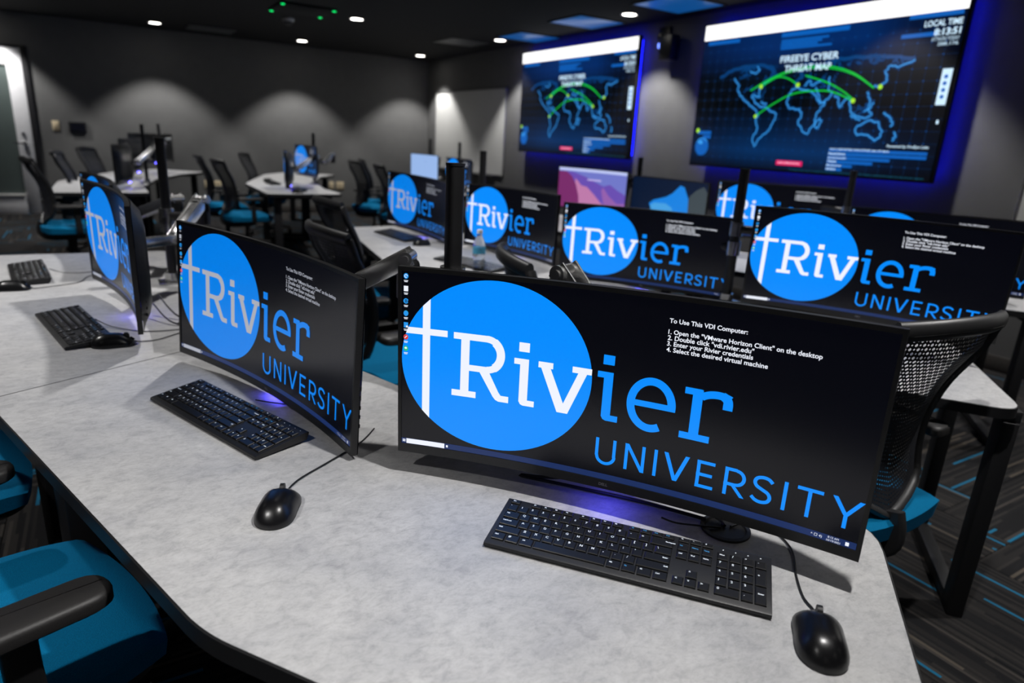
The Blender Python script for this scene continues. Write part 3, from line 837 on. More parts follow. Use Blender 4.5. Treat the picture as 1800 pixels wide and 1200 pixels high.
def build_display(label):
    """local: x right for the viewer, -y towards viewer, origin bottom centre"""
    root = thing('wall_display', label, 'display')
    bm = bmesh.new(); box(bm, 0, .030, TH/2, TW+.03, .045, TH+.03, .006); mobj('housing', bm, M['black'], root)
    bm = bmesh.new(); box(bm, 0, .088, TH/2, 1.2, .075, .7, .004); mobj('wall_mount', bm, M['steel'], root)
    def mk(nm, bm, mat, off, parent):
        for v in bm.verts: v.co = Vector(((v.co.x-.5)*TW, -off, v.co.y*TH))
        for f in bm.faces:
            f.normal_update()
            if f.normal.y > 0: f.normal_flip()
        return mesh_of(nm, flat_mesh(nm, bm, mat), parent)
    bm = bmesh.new(); F_rect(bm, 0, 0, 1, 1)
    uv = bm.loops.layers.uv.new('UVMap')
    for f in bm.faces:
        for l in f.loops: l[uv].uv = (l.vert.co.x, l.vert.co.y)
    scr = mk('screen', bm, M['tvbg'], .0, root)
    bm = bmesh.new(); F_rect(bm, 0, .897, 1, 1); mk('browser_bar', bm, M['tvwhite'], .002, scr)
    bm = bmesh.new(); k = TH/TW
    def line(bm, pts, w):
        P = [(x, y*k) for x, y in pts]
        t = bmesh.new(); F_line(t, P, w)
        for v in t.verts: v.co.y /= k
        merge(bm, t)
    halo = bmesh.new()
    for nm, pts in COAST.items():
        P = []
        for i in range(len(pts)-1):
            (x0, y0), (x1, y1) = pts[i], pts[i+1]
            for q in range(4):
                t = q/4; j = .0045
                P.append((x0+(x1-x0)*t+(random.uniform(-j, j) if q else 0), y0+(y1-y0)*t+(random.uniform(-j, j) if q else 0)))
        P.append(pts[-1])
        if nm not in 'kl': line(bm, P, .0036)
        line(halo, P, .012)
    for x0, x1, y0, y1, nn in ((.20, .37, .62, .70, 16), (.46, .56, .56, .68, 12), (.60, .86, .64, .71, 16), (.26, .34, .46, .56, 6), (.57, .64, .50, .62, 7), (.70, .78, .35, .45, 8)):
        for q in range(nn):
            x, y = random.uniform(x0, x1), random.uniform(y0, y1); P = [(x, y)]
            for w in range(4): x += random.uniform(-.012, .016); y += random.uniform(-.02, .02); P.append((x, y))
            line(halo, P, .005)
    tag(mk('coast_glow', halo, M['tvhalo'], .002, scr), kind='stuff')
    tag(mk('coastlines', bm, M['tvcoast'], .003, scr), kind='stuff')
    bm = bmesh.new()
    for a in ARCS: line(bm, [(p.x, p.y) for p in smooth_path([(x, y, 0) for x, y in a], 6)], .0046)
    line(bm, [(p.x, p.y) for p in smooth_path([(x, y-.012*math.sin(i*.6), 0) for i, (x, y) in enumerate(ARCS[0])], 6)], .003)
    tag(mk('attack_arcs', bm, M['tvgreen'], .004, scr), kind='stuff')
    bm = bmesh.new()
    for x, y, r in ((.317, .552, .008), (.477, .552, .008), (.7, .445, .008), (.785, .52, .008), (.311, .356, .007), (.027, .252, .009)): F_ell(bm, x, y, r, r/k, 14)
    tag(mk('attack_points', bm, M['tvyellow'], .005, scr), kind='stuff')
    bm = bmesh.new()
    for i in range(1, 24): F_rect(bm, i/24-.0004, .02, i/24+.0004, .88)
    for j in range(1, 13): F_rect(bm, .0, j/13*.88-.0006, 1, j/13*.88+.0006)
    tag(mk('grid_lines', bm, M['grid'], .001, scr), kind='stuff')
    bm = bmesh.new()
    for i in range(1, 24):
        for j in range(1, 13): F_ell(bm, i/24, j/13*.88, .0016, .0016/k, 6)
    tag(mk('grid_dots', bm, M['tvblue'], .0032, scr), kind='stuff')
    bm = bmesh.new()
    F_rect(bm, .025, .86, .184, .885); F_rect(bm, .375, .858, .64, .886); F_rect(bm, .835, .872, .99, .895); F_rect(bm, .82, .775, .93, .797)
    for q, wd in enumerate((.19, .165, .15, .205)): F_rect(bm, .378, .842-.016*q-.013, .378+wd, .842-.016*q)
    F_rect(bm, .028, .225, .10, .25); F_rect(bm, .058, .195, .10, .22)
    for q, (wd) in enumerate((.332, .332, .22, .165, .096, .06)): F_rect(bm, .645, .148-.0235*q-.008, .645+wd, .148-.0235*q+.010)
    tag(mk('blue_bars', bm, M['tvblue'], .0035, scr), kind='stuff')
    bm = bmesh.new(); F_ell(bm, .058, .135, .036, .036/k, 28); mk('globe', bm, M['tvblue'], .0035, scr)
    bm = bmesh.new(); F_arc(bm, .058, .135, .032, .032/k, 40, 150, .006, 14); F_ell(bm, .05, .165, .012, .014, 12); mk('globe_highlight', bm, M['tvcoast'], .0045, scr)
    bm = bmesh.new(); F_rect(bm, .967, .412, .996, .601); F_ell(bm, .985, .322, .004, .012, 10)
    mk('side_panel', bm, M['tvtext'], .0035, scr)
    bm = bmesh.new()
    for q in range(4): F_ell(bm, .981, .455+.035*q, .006, .006/k, 10)
    tag(mk('side_panel_icons', bm, M['tvblue'], .0045, scr), kind='stuff')
    bm = bmesh.new(); F_rect(bm, .438, .036, .549, .067); mk('button', bm, M['pink'], .0035, scr)
    bm = bmesh.new()
    def tx(s, x, y, w, h, al=None, off=.0):
        t = text_mesh(s, 1, width=w, height=h, offset=off); merge(bm, moved(t, x, y))
    tx('FIREEYE CYBER', .386, .70, .232, .043, off=.02); tx('THREAT MAP', .410, .638, .186, .043, off=.02)
    tx('LOCAL TIME', .885, .825, .108, .032, off=.02); tx('8:13:51', .918, .777, .075, .036, off=.03); tx('ATTACKS TODAY', .915, .748, .078, .018); tx('288,176', .935, .722, .058, .020)
    tx('DOCUMENTATION', .448, .046, .09, .012)
    tx('Powered by FireEye Labs', .847, .178, .13, .020, off=.01)
    tx('TOP 5 REPORTED INDUSTRIES (last 30 days)', .647, .150, .21, .015, off=.01)
    for q, (s, w) in enumerate((('Financial Services', .062), ('Services/Consulting', .068), ('Telecom', .034), ('Manufacturing', .055), ('Insurance', .036))): tx(s, .647, .122-.0235*q, w, .014, off=.02)
    tag(mk('lettering', bm, M['tvtext'], .005, scr), kind='stuff')
    bm = bmesh.new(); tx('The data in this map is a sample of real attack activity shown here for display, updated through the day across regions', .497, .008, .485, .014, off=.015); mk('ticker_text', bm, M['teal'], .0035, scr)
    # led strip along the rear edges
    for nm, (cx, cz, sx, sz) in dict(a=(TW/2-.001, TH/2, .008, TH-.06), b=(-TW/2+.02, TH/2, .012, TH-.06), c=(0, TH-.02, TW-.06, .012), d=(0, .03, TW-.06, .012)).items():
        bm = bmesh.new(); box(bm, cx, .058, cz, sx, .010, sz); mobj('led_strip', bm, M['led'], root)
    return root
DISP_X = 5.13
d1 = build_display('right, larger-looking wall display of the map, nearest the camera')
d1.matrix_world = mon_matrix((DISP_X, 3.82, 1.25), 180)
d2 = dup(d1, label='left wall display of the map, farther from the camera beside the whiteboard', mw=mon_matrix((DISP_X, 7.16, 1.255), 180))

# ------------------------------------------------------------------ desks
def desk(poly, radii, legs, label, extra=None):
    """poly counter-clockwise or not; legs: list of ((x,y),(x,y)) floor frames"""
    cxm = sum(p[0] for p in poly)/len(poly); cym = sum(p[1] for p in poly)/len(poly)
    root = thing('desk', label, 'desk', (cxm, cym, 0), 0, 'grey laminate desks')
    P = [(x-cxm, y-cym) for x, y in round_poly(poly, radii)]
    area = sum(P[i-1][0]*P[i][1]-P[i][0]*P[i-1][1] for i in range(len(P)))
    if area < 0: P = P[::-1]
    bm = bmesh.new(); prism(bm, P, .707, .735); mobj('worktop', bm, M['lam'], root, smooth=False)
    # edge band: thin dark ring
    N = len(P); bm = bmesh.new(); A = []; B = []
    out = []
    for i in range(N):
        p = Vector(P[i]); a = (p-Vector(P[i-1])).normalized(); b = (Vector(P[(i+1) % N])-p).normalized()
        nn = Vector((a.y, -a.x))+Vector((b.y, -b.x)); nn.normalize()
        out.append((p, p+nn*.0035))
    rows = []
    for p, q in out: rows.append([bm.verts.new((p.x, p.y, .7345)), bm.verts.new((q.x, q.y, .7335)), bm.verts.new((q.x, q.y, .704)), bm.verts.new((p.x, p.y, .7038))])
    for i in range(N):
        a, b = rows[i], rows[(i+1) % N]
        for j in range(3): bm.faces.new((a[j], b[j], b[j+1], a[j+1]))
    mobj('edge_band', bm, M['edge'], root)
    for (ax, ay), (bx, by) in legs:
        a = Vector((ax-cxm, ay-cym, 0)); b = Vector((bx-cxm, by-cym, 0)); dd = (b-a).normalized()
        for p in (a, b):
            bm = bmesh.new(); bar(bm, p+Vector((0, 0, .0)), p+Vector((0, 0, .668)), .045, .075, .004, upv=dd); mobj('leg', bm, M['steel'], root)
        bm = bmesh.new(); bar(bm, a+Vector((0, 0, .024))+dd*.038, b+Vector((0, 0, .024))-dd*.038, .045, .045, .004); mobj('foot_bar', bm, M['steel'], root)
        bm = bmesh.new(); bar(bm, a+Vector((0, 0, .685))-dd*.03, b+Vector((0, 0, .685))+dd*.03, .05, .036, .004); mobj('top_bar', bm, M['steel'], root)
    if len(legs) > 1:
        m0 = (Vector((*legs[0][0], 0))+Vector((*legs[0][1], 0)))/2; m1 = (Vector((*legs[1][0], 0))+Vector((*legs[1][1], 0)))/2
        bm = bmesh.new(); o_ = Vector((cxm, cym, -.685)); bar(bm, m0-o_, m1-o_, .05, .034, .003); mobj('cross_rail', bm, M['steel'], root)
    return root
D = Vector((1.58, .54))
A1 = [(-.286, 1.814), (.049, .799), (.558, .080), (1.147, .547), (.751, 1.106), (.401, 2.166)]
A2 = [(-.288, 1.818), (.399, 2.170), (.25, 3.10), (.25, 3.80), (-.52, 3.83), (-.50, 2.5)]
B2 = [(1.294, 2.358), (1.979, 2.710), (2.15, 3.4), (2.10, 4.60), (1.40, 4.53), (1.19, 3.08)]
def sh(P, d): return [(x+d[0], y+d[1]) for x, y in P]
A1L = [((.56, .22), (.98, .555)), ((-.13, 1.66), (.32, 1.90))]
A2L = [((-.20, 2.02), (.26, 2.26)), ((-.40, 3.68), (.14, 3.66))]
B2L = [((1.40, 2.55), (1.90, 2.80)), ((1.50, 4.40), (2.0, 4.45))]
rA1 = [0, .05, .08, .10, .1, 0]; rA2 = [0, 0, .1, .06, .06, .1]; rB2 = [0, 0, .1, .06, .06, .1]
deskA = desk(A1, rA1, A1L, 'grey stone-look desk in the foreground carrying the largest monitor')
desk(A2, rA2, A2L, 'grey stone-look desk at left joined behind the foreground desk')
A1B = [A1[0], A1[1], (A1[2][0]-.045, A1[2][1]+.063), (A1[3][0]-.055, A1[3][1]+.078), A1[4], A1[5]]
desk(sh(A1B, D), rA1, [((2.195, .755), (2.60, 1.08)), sh(A1L[1], D)], 'grey desk at right whose end shows beside the mesh chair')
desk(B2, rB2, B2L, 'grey desk in mid room with the water bottle on it')
desk(sh(A1, 2*D), rA1, [sh(A1L[0], 2*D), sh(A1L[1], 2*D)], 'grey desk nearest the right wall display, mostly hidden by monitors')
desk(sh(B2, (1.66, .5)), rB2, [sh(B2L[0], (1.66, .5)), sh(B2L[1], (1.66, .5))], 'grey desk under the purple dunes monitor')
def mir(P, dx): return [(x+.10+dx, 10.86-y) for x, y in P]
for k, nm in enumerate(('at the back left near the door', 'at the back centre in front of the wall outlets', 'at the back near the room corner')):
    dx = 1.82*k
    desk(mir(A2, dx), rA2, [mir(q, dx) for q in A2L], 'near half of the grey desk %s' % nm)
    desk(mir(A1, dx), rA1, [mir(q, dx) for q in A1L], 'far half of the grey desk %s' % nm)
# cable grommet in the foreground desk
bm = bmesh.new(); lathe(bm, [(.043, .735), (.043, .739), (.036, .7395), (.034, .7365), (0, .7365)], 28)
o = mobj('cable_grommet', bm, M['black'], deskA); o.location = (.873-deskA.location.x, .656-deskA.location.y, 0)

# ------------------------------------------------------------------ monitors
build_gfx()
LOGO = 'blue disc logo'
mon_logo = build_monitor('logo')
LM = [((.706, .793, .786), -144, .8, .7, 'curved ultrawide monitor with blue disc logo, closest to the camera'),
      ((.288, 1.573, .752), -163, 3.3, -1.1, 'curved ultrawide monitor with blue disc logo, directly left of the closest one'),
      ((.023, 2.482, .79), -172, .1, -.8, 'curved monitor turned almost edge-on at left, rear shell showing'),
      ((.0, 3.52, .756), -172, 0, 0, 'curved monitor mostly hidden behind the edge-on one at left'),
      ((1.728, 3.993, .764), -175.8, 1.1, -1.2, 'monitor with blue disc logo at the far left end of the middle row'),
      ((1.934, 3.175, .759), -172.1, 1.5, .3, 'monitor with blue disc logo behind the water bottle'),
      ((2.119, 2.273, .744), -144.8, -.4, -.4, 'monitor with blue disc logo behind the closest one, left of the rightmost'),
      ((2.263, 1.296, .827), -150.7, -2.1, -.7, 'large monitor with blue disc logo at right above the mesh chair'),
      ((3.76, 2.82, .834), -143, 0, 0, 'monitor with blue disc logo half hidden behind a black pole, under the right wall display'),
      ((3.52, 1.71, .778), -150, 0, 0, 'monitor at the far right showing only the top of its blue disc'),
      ((.20, 7.55, .79), 170, 0, 0, 'monitor seen from its back edge on the back left desk'),
      ((.33, 8.60, .82), 163, 0, 0, 'dark-backed monitor on the back left desk, left of the chrome arm'),
      ((.60, 9.85, .86), 140, 0, 0, 'dark-backed monitor farthest from the camera on the back left desk'),
      ((1.74, 7.60, .775), 168, 0, 0, 'narrow edge-on monitor on the back centre desk'),
      ((2.12, 8.22, .835), -177, 0, 0, 'small far monitor with blue disc logo on the back centre desk'),
      ((4.02, 7.95, .76), -183, 0, 0, 'far monitor with blue disc logo in front of the whiteboard')]
for i, (pos, yaw, ti, ro, lab) in enumerate(LM):
    if i == 0: mon_logo.matrix_world = mon_matrix(pos, yaw, ti, ro); mon_logo['label'] = lab; mon_logo['group'] = 'ultrawide monitors'
    else:
        m_ = dup(mon_logo, label=lab, group='ultrawide monitors', mw=mon_matrix(pos, yaw, ti, ro))
        if i in (1, 2, 3, 4, 13, 14):       # screens seen aslant take the darkened colour copies
            for c in m_.children:
                for g in c.children:
                    for sl in g.material_slots:
                        mm = {M['disc']: M['disc_aslant'], M['sw']: M['sw_aslant']}.get(sl.material)
                        if mm: sl.link = 'OBJECT'; sl.material = mm
for kind, pos, yaw, lab in (('dunes', (3.57, 4.55, .823), -172, 'monitor with purple dunes wallpaper below the left wall display'), ('cave', (3.69, 3.75, .80), -180, 'monitor with dark wallpaper and a bright blue ice shape'), ('pale', (3.90, 8.78, .772), -176, 'far monitor with a plain pale blue screen')):
    m_ = build_monitor(kind); m_.matrix_world = mon_matrix(pos, yaw); m_['label'] = lab; m_['group'] = 'ultrawide monitors'

# ------------------------------------------------------------------ monitor arms on posts
def arm_stand(px, py, ztop, arms, label):
    """arms: list of (elbow xyz, head xyz at the rear of the monitor, yaw of monitor)"""
    root = thing('monitor_stand', label, 'monitor stand', (px, py, .735), 0, 'black posts with chrome monitor arms')
    O = Vector((px, py, .735)); H = ztop-.735
    bm = bmesh.new(); sweep(bm, [(0, 0, .01), (0, 0, H-.004)], rrect(.035, .035, .0095)); mobj('post', bm, M['black'], root)
    bm = bmesh.new(); sweep(bm, [(0, 0, H-.006), (0, 0, H)], rrect(.0375, .0375, .0105)); mobj('post_cap', bm, M['shell'], root)
    bm = bmesh.new(); box(bm, 0, 0, .006, .11, .085, .012, .004); cyl(bm, (0, 0, .012), (0, 0, .045), .030); mobj('base_clamp', bm, M['dchrome'], root)
    for e, h, yaw, *kn in arms:
        e = Vector(e)-O; h = Vector(h)-O
        zc = e.z-.075
        bm = bmesh.new(); cyl(bm, (0, 0, zc-.03), (0, 0, zc+.03), .029); mobj('collar', bm, M['dchrome'], root)
        dv = Vector((e.x, e.y, 0)); ln = max(dv.length, .05); dv = dv.normalized() if dv.length > 1e-4 else Vector((1, 0, 0))
        bm = bmesh.new(); bar(bm, dv*.02+Vector((0, 0, zc)), Vector((e.x, e.y, zc)), .042, .034, .010); mobj('lower_arm', bm, M['black'], root)
        bm = bmesh.new(); cyl(bm, (e.x, e.y, zc-.022), (e.x, e.y, e.z-.018), .027); box(bm, e.x, e.y, e.z-.028, .05, .05, .05, .012)
        mobj('elbow_pivot', bm, M['black'], root)
        # chrome gas spring arm: two cheek plates, cover and pins
        hd = Vector(kn[0])-O if kn else h+Vector((math.cos(rad(yaw+180)), math.sin(rad(yaw+180)), 0))*.055
        d = hd-e; dn = d.normalized(); s = dn.cross(Vector((0, 0, 1))); s.normalize()
        bm = bmesh.new()
        for sg in (-1, 1): bar(bm, e+s*sg*.021-dn*.012, hd+s*sg*.019+dn*.01, .006, .044, .0028)
        mobj('upper_arm', bm, M['chrome'], root)
        bm = bmesh.new(); u_ = s.cross(dn)
        bar(bm, e+dn*.035+u_*.004, hd-dn*.02+u_*.004, .036, .034, .008); mobj('arm_cover', bm, M['chrome'], root)
        for p in (e, hd):
            bm = bmesh.new(); cyl(bm, p-s*.030, p+s*.030, .0165, n=18); cyl(bm, p-s*.033, p+s*.033, .008, n=12); mobj('pivot_pin', bm, M['chrome'], root)
        bm = bmesh.new(); bar(bm, hd, h, .04, .036, .008); mobj('tilt_head', bm, M['dchrome'], root)
        n = Vector((math.cos(rad(yaw)), math.sin(rad(yaw)), 0))
        bm = bmesh.new(); bar(bm, h-n*.008, h+n*.004, .115, .115, .003); mobj('mount_plate', bm, M['black'], root)
    return root
def back_of(pos, yaw, dz=.19, off=.046):
    n = Vector((math.cos(rad(yaw)), math.sin(rad(yaw)), 0)); return Vector(pos)+Vector((0, 0, dz))-n*off
mp = [(p, y) for p, y, *_ in LM]
def auto_elbow(post, pos, yaw):
    h = back_of(pos, yaw); n = Vector((math.cos(rad(yaw)), math.sin(rad(yaw)), 0))
    m_ = (Vector((*post, 0))+Vector((h.x, h.y, 0)))/2-n*.14
    return (m_.x, m_.y, h.z+.12)
P0 = (.658, 1.327); PL = (.203, 2.996)
arm_stand(*P0, 1.317, [((.735, 1.0, 1.135), back_of(*mp[0]), mp[0][1]), ((.60, 1.45, 1.092), back_of(*mp[1]), mp[1][1])], 'tall black monitor post directly behind the closest monitor')
arm_stand(*PL, 1.31, [((.325, 2.90, 1.085), back_of(*mp[2]), mp[2][1], (.205, 2.79, .945)), ((.265, 3.28, 1.05), back_of(*mp[3]), mp[3][1])], 'black monitor post with bright chrome arm behind the edge-on monitor at left')
PB = (2.24, 1.889); PBL = (1.83, 3.35)
def station(post, z, ids, lab, extra=()):
    arms = []
    for i in ids:
        pos, yaw = (mp[i] if isinstance(i, int) else i)
        arms.append((auto_elbow(post, pos, yaw), back_of(pos, yaw), yaw))
    arm_stand(*post, z, arms, lab)
station((2.30, 1.925), 1.311, [6, 7], 'black monitor post crossing the blue disc below the pink button')
station((1.98, 3.62), 1.305, [4, 5], 'black monitor post behind the monitor with the water bottle')
station((3.86, 2.424), 1.31, [8, 9], 'black monitor post in front of the lower right of the right wall display')
station((3.86, 4.32), 1.30, [((3.57, 4.55, .823), -172), ((3.69, 3.75, .80), -180)], 'black monitor post between the two wall displays')
arm_stand(.40, 8.17, 1.335, [(auto_elbow((.40, 8.17), *mp[10]), back_of(*mp[10]), mp[10][1]), ((.50, 8.32, 1.12), back_of(*mp[11]), mp[11][1], (.45, 8.36, .99))], 'black monitor post at back left, nearest the door')
station((.64, 9.42), 1.345, [12], 'black monitor post at back left in front of the farthest dark monitor')
arm_stand(2.22, 8.34, 1.335, [(auto_elbow((2.22, 8.34), *mp[13]), back_of(*mp[13]), mp[13][1]), ((2.43, 8.26, 1.10), back_of(*mp[14]), mp[14][1], (2.31, 8.22, 1.0))], 'black monitor post on the back centre desk')
station((4.20, 8.36), 1.32, [15], 'black monitor post in front of the whiteboard, right of the pale screen')
station((4.10, 9.10), 1.34, [((3.90, 8.78, .772), -176)], 'black monitor post behind the pale blue screen')

# ------------------------------------------------------------------ keyboards
KP = .01905
def kb_layout():
    K = []  # (x units left, row, w, h, legend, blue legend)
    x = 0
    def row(r, specs, x0=0.):
        x = x0
        for s in specs:
            if s is None: x += .5; continue
            if isinstance(s, float): x += s; continue
            lg, w = s if isinstance(s, tuple) else (s, 1.)
            K.append((x, r, w, 1., lg)); x += w
    row(0, ['Esc', 1., 'F1', 'F2', 'F3', 'F4', None, 'F5', 'F6', 'F7', 'F8', None, 'F9', 'F10', 'F11', 'F12', .25, '<', '-', '+', .25, 'o', 'o', 'o', 'o'])
    row(1, list('`1234567890-=') + [('Backspace', 2.), .25, 'Ins', 'Home', 'PgUp', .25, 'Num', '/', '*', '-'])
    row(2, [('Tab', 1.5)]+list('QWERTYUIOP[]')+[('\\', 1.5), .25, 'Del', 'End', 'PgDn', .25, '7', '8', '9'])
    row(3, [('CapsLock', 1.75)]+list("ASDFGHJKL;'")+[('Enter', 2.25), .25, 3., .25, '4', '5', '6'])
    row(4, [('Shift', 2.25)]+list('ZXCVBNM,./')+[('Shift', 2.75), .25, 1., '^', 1., .25, '1', '2', '3'])
    row(5, [('Ctrl', 1.25), ('#', 1.25), ('Alt', 1.25), ('', 6.25), ('Alt', 1.25), ('Fn', 1.25), ('=', 1.25), ('Ctrl', 1.25), .25, '<', 'v', '>', .25, ('0', 2.), '.'])
    K.append((21.5, 2, 1., 2., '+')); K.append((21.5, 4, 1., 2., 'Enter'))
    return K
KB_W, KB_D = .442, .127
SL = math.atan2(.014, KB_D)
def kb_pt(u, row, w, h):
    """centre of a key in keyboard local x, y(along the slope)"""
    x = -KB_W/2+.0068+(u+w/2)*KP
    if row == 0: y = KB_D/2-.010
    else: y = KB_D/2-.0182-(row-1+h/2)*.0194
    return x, y
def top_z(y): return .0095+(y+KB_D/2)/KB_D*.014
KEYM = {}
def key_mesh(w, h, r0):
    k = (w, h, r0)
    if k in KEYM: return KEYM[k]
    bm = bmesh.new(); a = w*KP-.0022; b = (h*.0194-.0022) if not r0 else .0105
    rings = []
    for (ia, z) in ((0, 0), (.0003, .0026), (.0016, .0036)):
        rings.append([bm.verts.new((sx*(a/2-ia), sy*(b/2-ia), z)) for sx, sy in ((-1, -1), (1, -1), (1, 1), (-1, 1))])
    for A, B in zip(rings, rings[1:]):
        for j in range(4): bm.faces.new((A[j], A[(j+1) % 4], B[(j+1) % 4], B[j]))
    bm.faces.new(rings[-1])
    me = bpy.data.meshes.new('key'); bm.to_mesh(me); bm.free(); me.materials.append(M['key']); KEYM[k] = me
    return me
def build_keyboard(detail):
    root = thing('keyboard', 'x', 'keyboard')
    # body: wedge profile swept in x
    bm = bmesh.new(); hw = KB_W/2
    prof = [(-KB_D/2, .0035), (-KB_D/2+.001, .0085), (-KB_D/2+.004, .0098), (KB_D/2-.004, .0232), (KB_D/2-.0008, .0225), (KB_D/2, .020), (KB_D/2-.006, .006), (-KB_D/2+.006, .002)]
    L_ = [bm.verts.new((-hw, y, z)) for y, z in prof]; R_ = [bm.verts.new((hw, y, z)) for y, z in prof]
    for j in range(len(prof)):
        k = (j+1) % len(prof); bm.faces.new((L_[j], L_[k], R_[k], R_[j]))
    bm.faces.new(L_[::-1]); bm.faces.new(R_)
    mobj('body', bm, M['kbody'], root, angle=25)
    bm = bmesh.new()
    for s in (-1, 1): box(bm, s*.17, KB_D/2-.012, .0045, .03, .012, .009, .002); box(bm, s*.17, -KB_D/2+.012, .0012, .02, .008, .0024)
    mobj('foot', bm, M['rubber'], root)
    joined = bmesh.new()
    for u, r, w, h, lg in kb_layout():
        if r == 0 and lg == 'o' : continue
        x, y = kb_pt(u, r, w, h); me = key_mesh(w, h, r == 0)
        if detail:
            o = mesh_of('key', me, root); o.location = (x, y, top_z(y)-.0006); o.rotation_euler = (SL, 0, 0)
        else:
            t = bmesh.new(); t.from_mesh(me); bmesh.ops.transform(t, matrix=Matrix.Translation((x, y, top_z(y)-.0006)) @ Matrix.Rotation(SL, 4, 'X'), verts=t.verts); merge(joined, t)
    if not detail:
        o = mobj('key_block', joined, M['key'], root, smooth=False)
    else: joined.free()
    for colr in ('legend', 'legendb'):
        bm = bmesh.new(); cnt = 0
        for u, r, w, h, lg in kb_layout():
            if not lg: continue
            blue = lg in ('Home', 'PgUp', 'Ins', 'Fn') or (r == 0 and lg in ('F9', 'F10', 'F11', 'F12'))
            if blue != (colr == 'legendb'): continue
            x, y = kb_pt(u, r, w, h); z = top_z(y)-.0006+.0036+.00025
            if r == 0 and lg == 'o':
                t = bmesh.new(); F_ell(t, 0, 0, .0011, .0011, 8); z = top_z(y)+.0003
                ox = 0
            else:
                big = len(lg) == 1
                t = text_mesh(lg, .0066 if big else .0038, offset=.00022)
                ox = -w*KP/2+.0045 if not lg in ('Backspace', 'Enter') else w*KP/2-.0135
                if r == 4 and lg == 'Shift' and u > 10: ox = w*KP/2-.0095
                moved(t, ox, .0008 if r else -.0012)
            bmesh.ops.transform(t, matrix=Matrix.Translation((x, y, z)) @ Matrix.Rotation(SL, 4, 'X'), verts=t.verts)
            merge(bm, t); cnt += 1
        me = flat_mesh('key_legends', bm, M[colr]); tag(mesh_of('key_legends', me, root), kind='stuff')
    return root
kbd = build_keyboard(True); kbf = build_keyboard(False)
def ang_kb(yaw): return rad(yaw+90)
KBS = [((.6553, .6708), -140.3, 1, 'black keyboard in front of the closest monitor'), ((.178, 1.484), -159, 1, 'black keyboard in front of the second closest monitor'), ((-.131, 2.385), -167.6, 1, 'black keyboard at left with a mouse at its near end'),
       ((-.306, 3.32), -173, 0, 'black keyboard at the far left edge of the photo'), ((1.60, 4.05), -175, 0, 'black keyboard under the far left monitor of the middle row'), ((1.60, 3.03), -165, 0, 'black keyboard right of the water bottle'),
       ((1.80, 7.50), 178, 0, 'dark keyboard on the back centre desk, nearest the camera'), ((1.72, 8.35), 178, 0, 'dark keyboard on the back centre desk, farther one'), ((.02, 7.75), 172, 0, 'dark keyboard on the back left desk')]
uf = ud = False
for (x, y), yaw, det, lab in KBS:
    src = kbd if det else kbf
    if det and not ud: o = src; ud = True; o.location = (x, y, .735); o.rotation_euler = (0, 0, ang_kb(yaw)); o['label'] = lab; o['group'] = 'black keyboards'
    elif not det and not uf: o = src; uf = True; o.location = (x, y, .735); o.rotation_euler = (0, 0, ang_kb(yaw)); o['label'] = lab; o['group'] = 'black keyboards'
    else: o = dup(src, (x, y, .735), ang_kb(yaw), lab, 'black keyboards')
    if det or y < 5:
        pass
KB_OBJ = {}

# ------------------------------------------------------------------ mice
def build_mouse():
    """local: nose (cable) at +x"""
    root = thing('mouse', 'x', 'mouse')
    def outline(t):   # t in -1..1 along length -> half width
        return .0345*((1-abs(t)**(4.6 if t > 0 else 2.8))**.5)*(1-.03*t-.03*math.cos(t*PI*1.1))
    def height(t, s):
        base = .037*(1-.18*(t+.18)**2-.62*max(0, t-.15)**2-.9*max(0, -t-.35)**2.0)
        return max(.012, base)*(1-.38*abs(s)**2.4)
    bm = bmesh.new(); nt_, ns = 26, 14; grid = []
    for i in range(nt_+1):
        t = -math.cos(PI*i/nt_); row = []
        hw = max(outline(t*.9999), .0006)
        for j in range(ns+1):
            s = -math.cos(PI*j/ns)
            edge = math.sqrt(max(0., 1-s**4))*(max(0, 1-abs(t)**7))**.5
            row.append(bm.verts.new((t*.057, s*hw*1.0, .006+(height(t, s)-.006)*edge)))
        grid.append(row)
    for i in range(nt_):
        for j in range(ns): bm.faces.new((grid[i][j], grid[i+1][j], grid[i+1][j+1], grid[i][j+1]))
    mobj('shell', bm, M['mouse'], root, angle=60)
    bm = bmesh.new(); pts = []
    for i in range(25):
        t = -math.cos(PI*i/24); pts.append((t*.0565, max(outline(t*.9999), .0006)*.985))
    pts += [(x, -y) for x, y in pts[::-1][1:-1]]
    prism(bm, pts, .0008, .0085); mobj('underside', bm, M['kbody'], root)
    bm = bmesh.new(); cyl(bm, (.036, -.0035, .0265), (.036, .0035, .0265), .0088, n=20); mobj('scroll_wheel', bm, M['rubber'], root)
    bm = bmesh.new(); bar(bm, (.047, 0, .0205), (.056, 0, .0125), .0022, .004); mobj('button_split', bm, M['dark'], root)
    bm = bmesh.new(); cyl(bm, (.050, 0, .0075), (.0585, 0, .006), .0032, .0024, n=10); mobj('strain_relief', bm, M['rubber'], root)
    return root
ms = build_mouse()
MICE = [((.768, .398), 41.8, 'black mouse at the lower right beside the closest keyboard'), ((.197, 1.048), 63.6, 'black mouse on the open desk in front of the two closest monitors'), ((-.027, 2.166), 0, 'black mouse touching the near end of the left keyboard'), ((-.335, 3.03), -5, 'black mouse at the left edge of the photo'),
        ((1.62, 3.70), 0, 'small black mouse beside the keyboard left of the tall post'), ((1.60, 2.62), 20, 'black mouse on the mid-room desk, right of the bottle'), ((1.72, 7.15), 175, 'tiny dark mouse on the near end of the back centre desk'), ((1.75, 8.75), 175, 'tiny dark mouse at the far end of the back centre desk')]
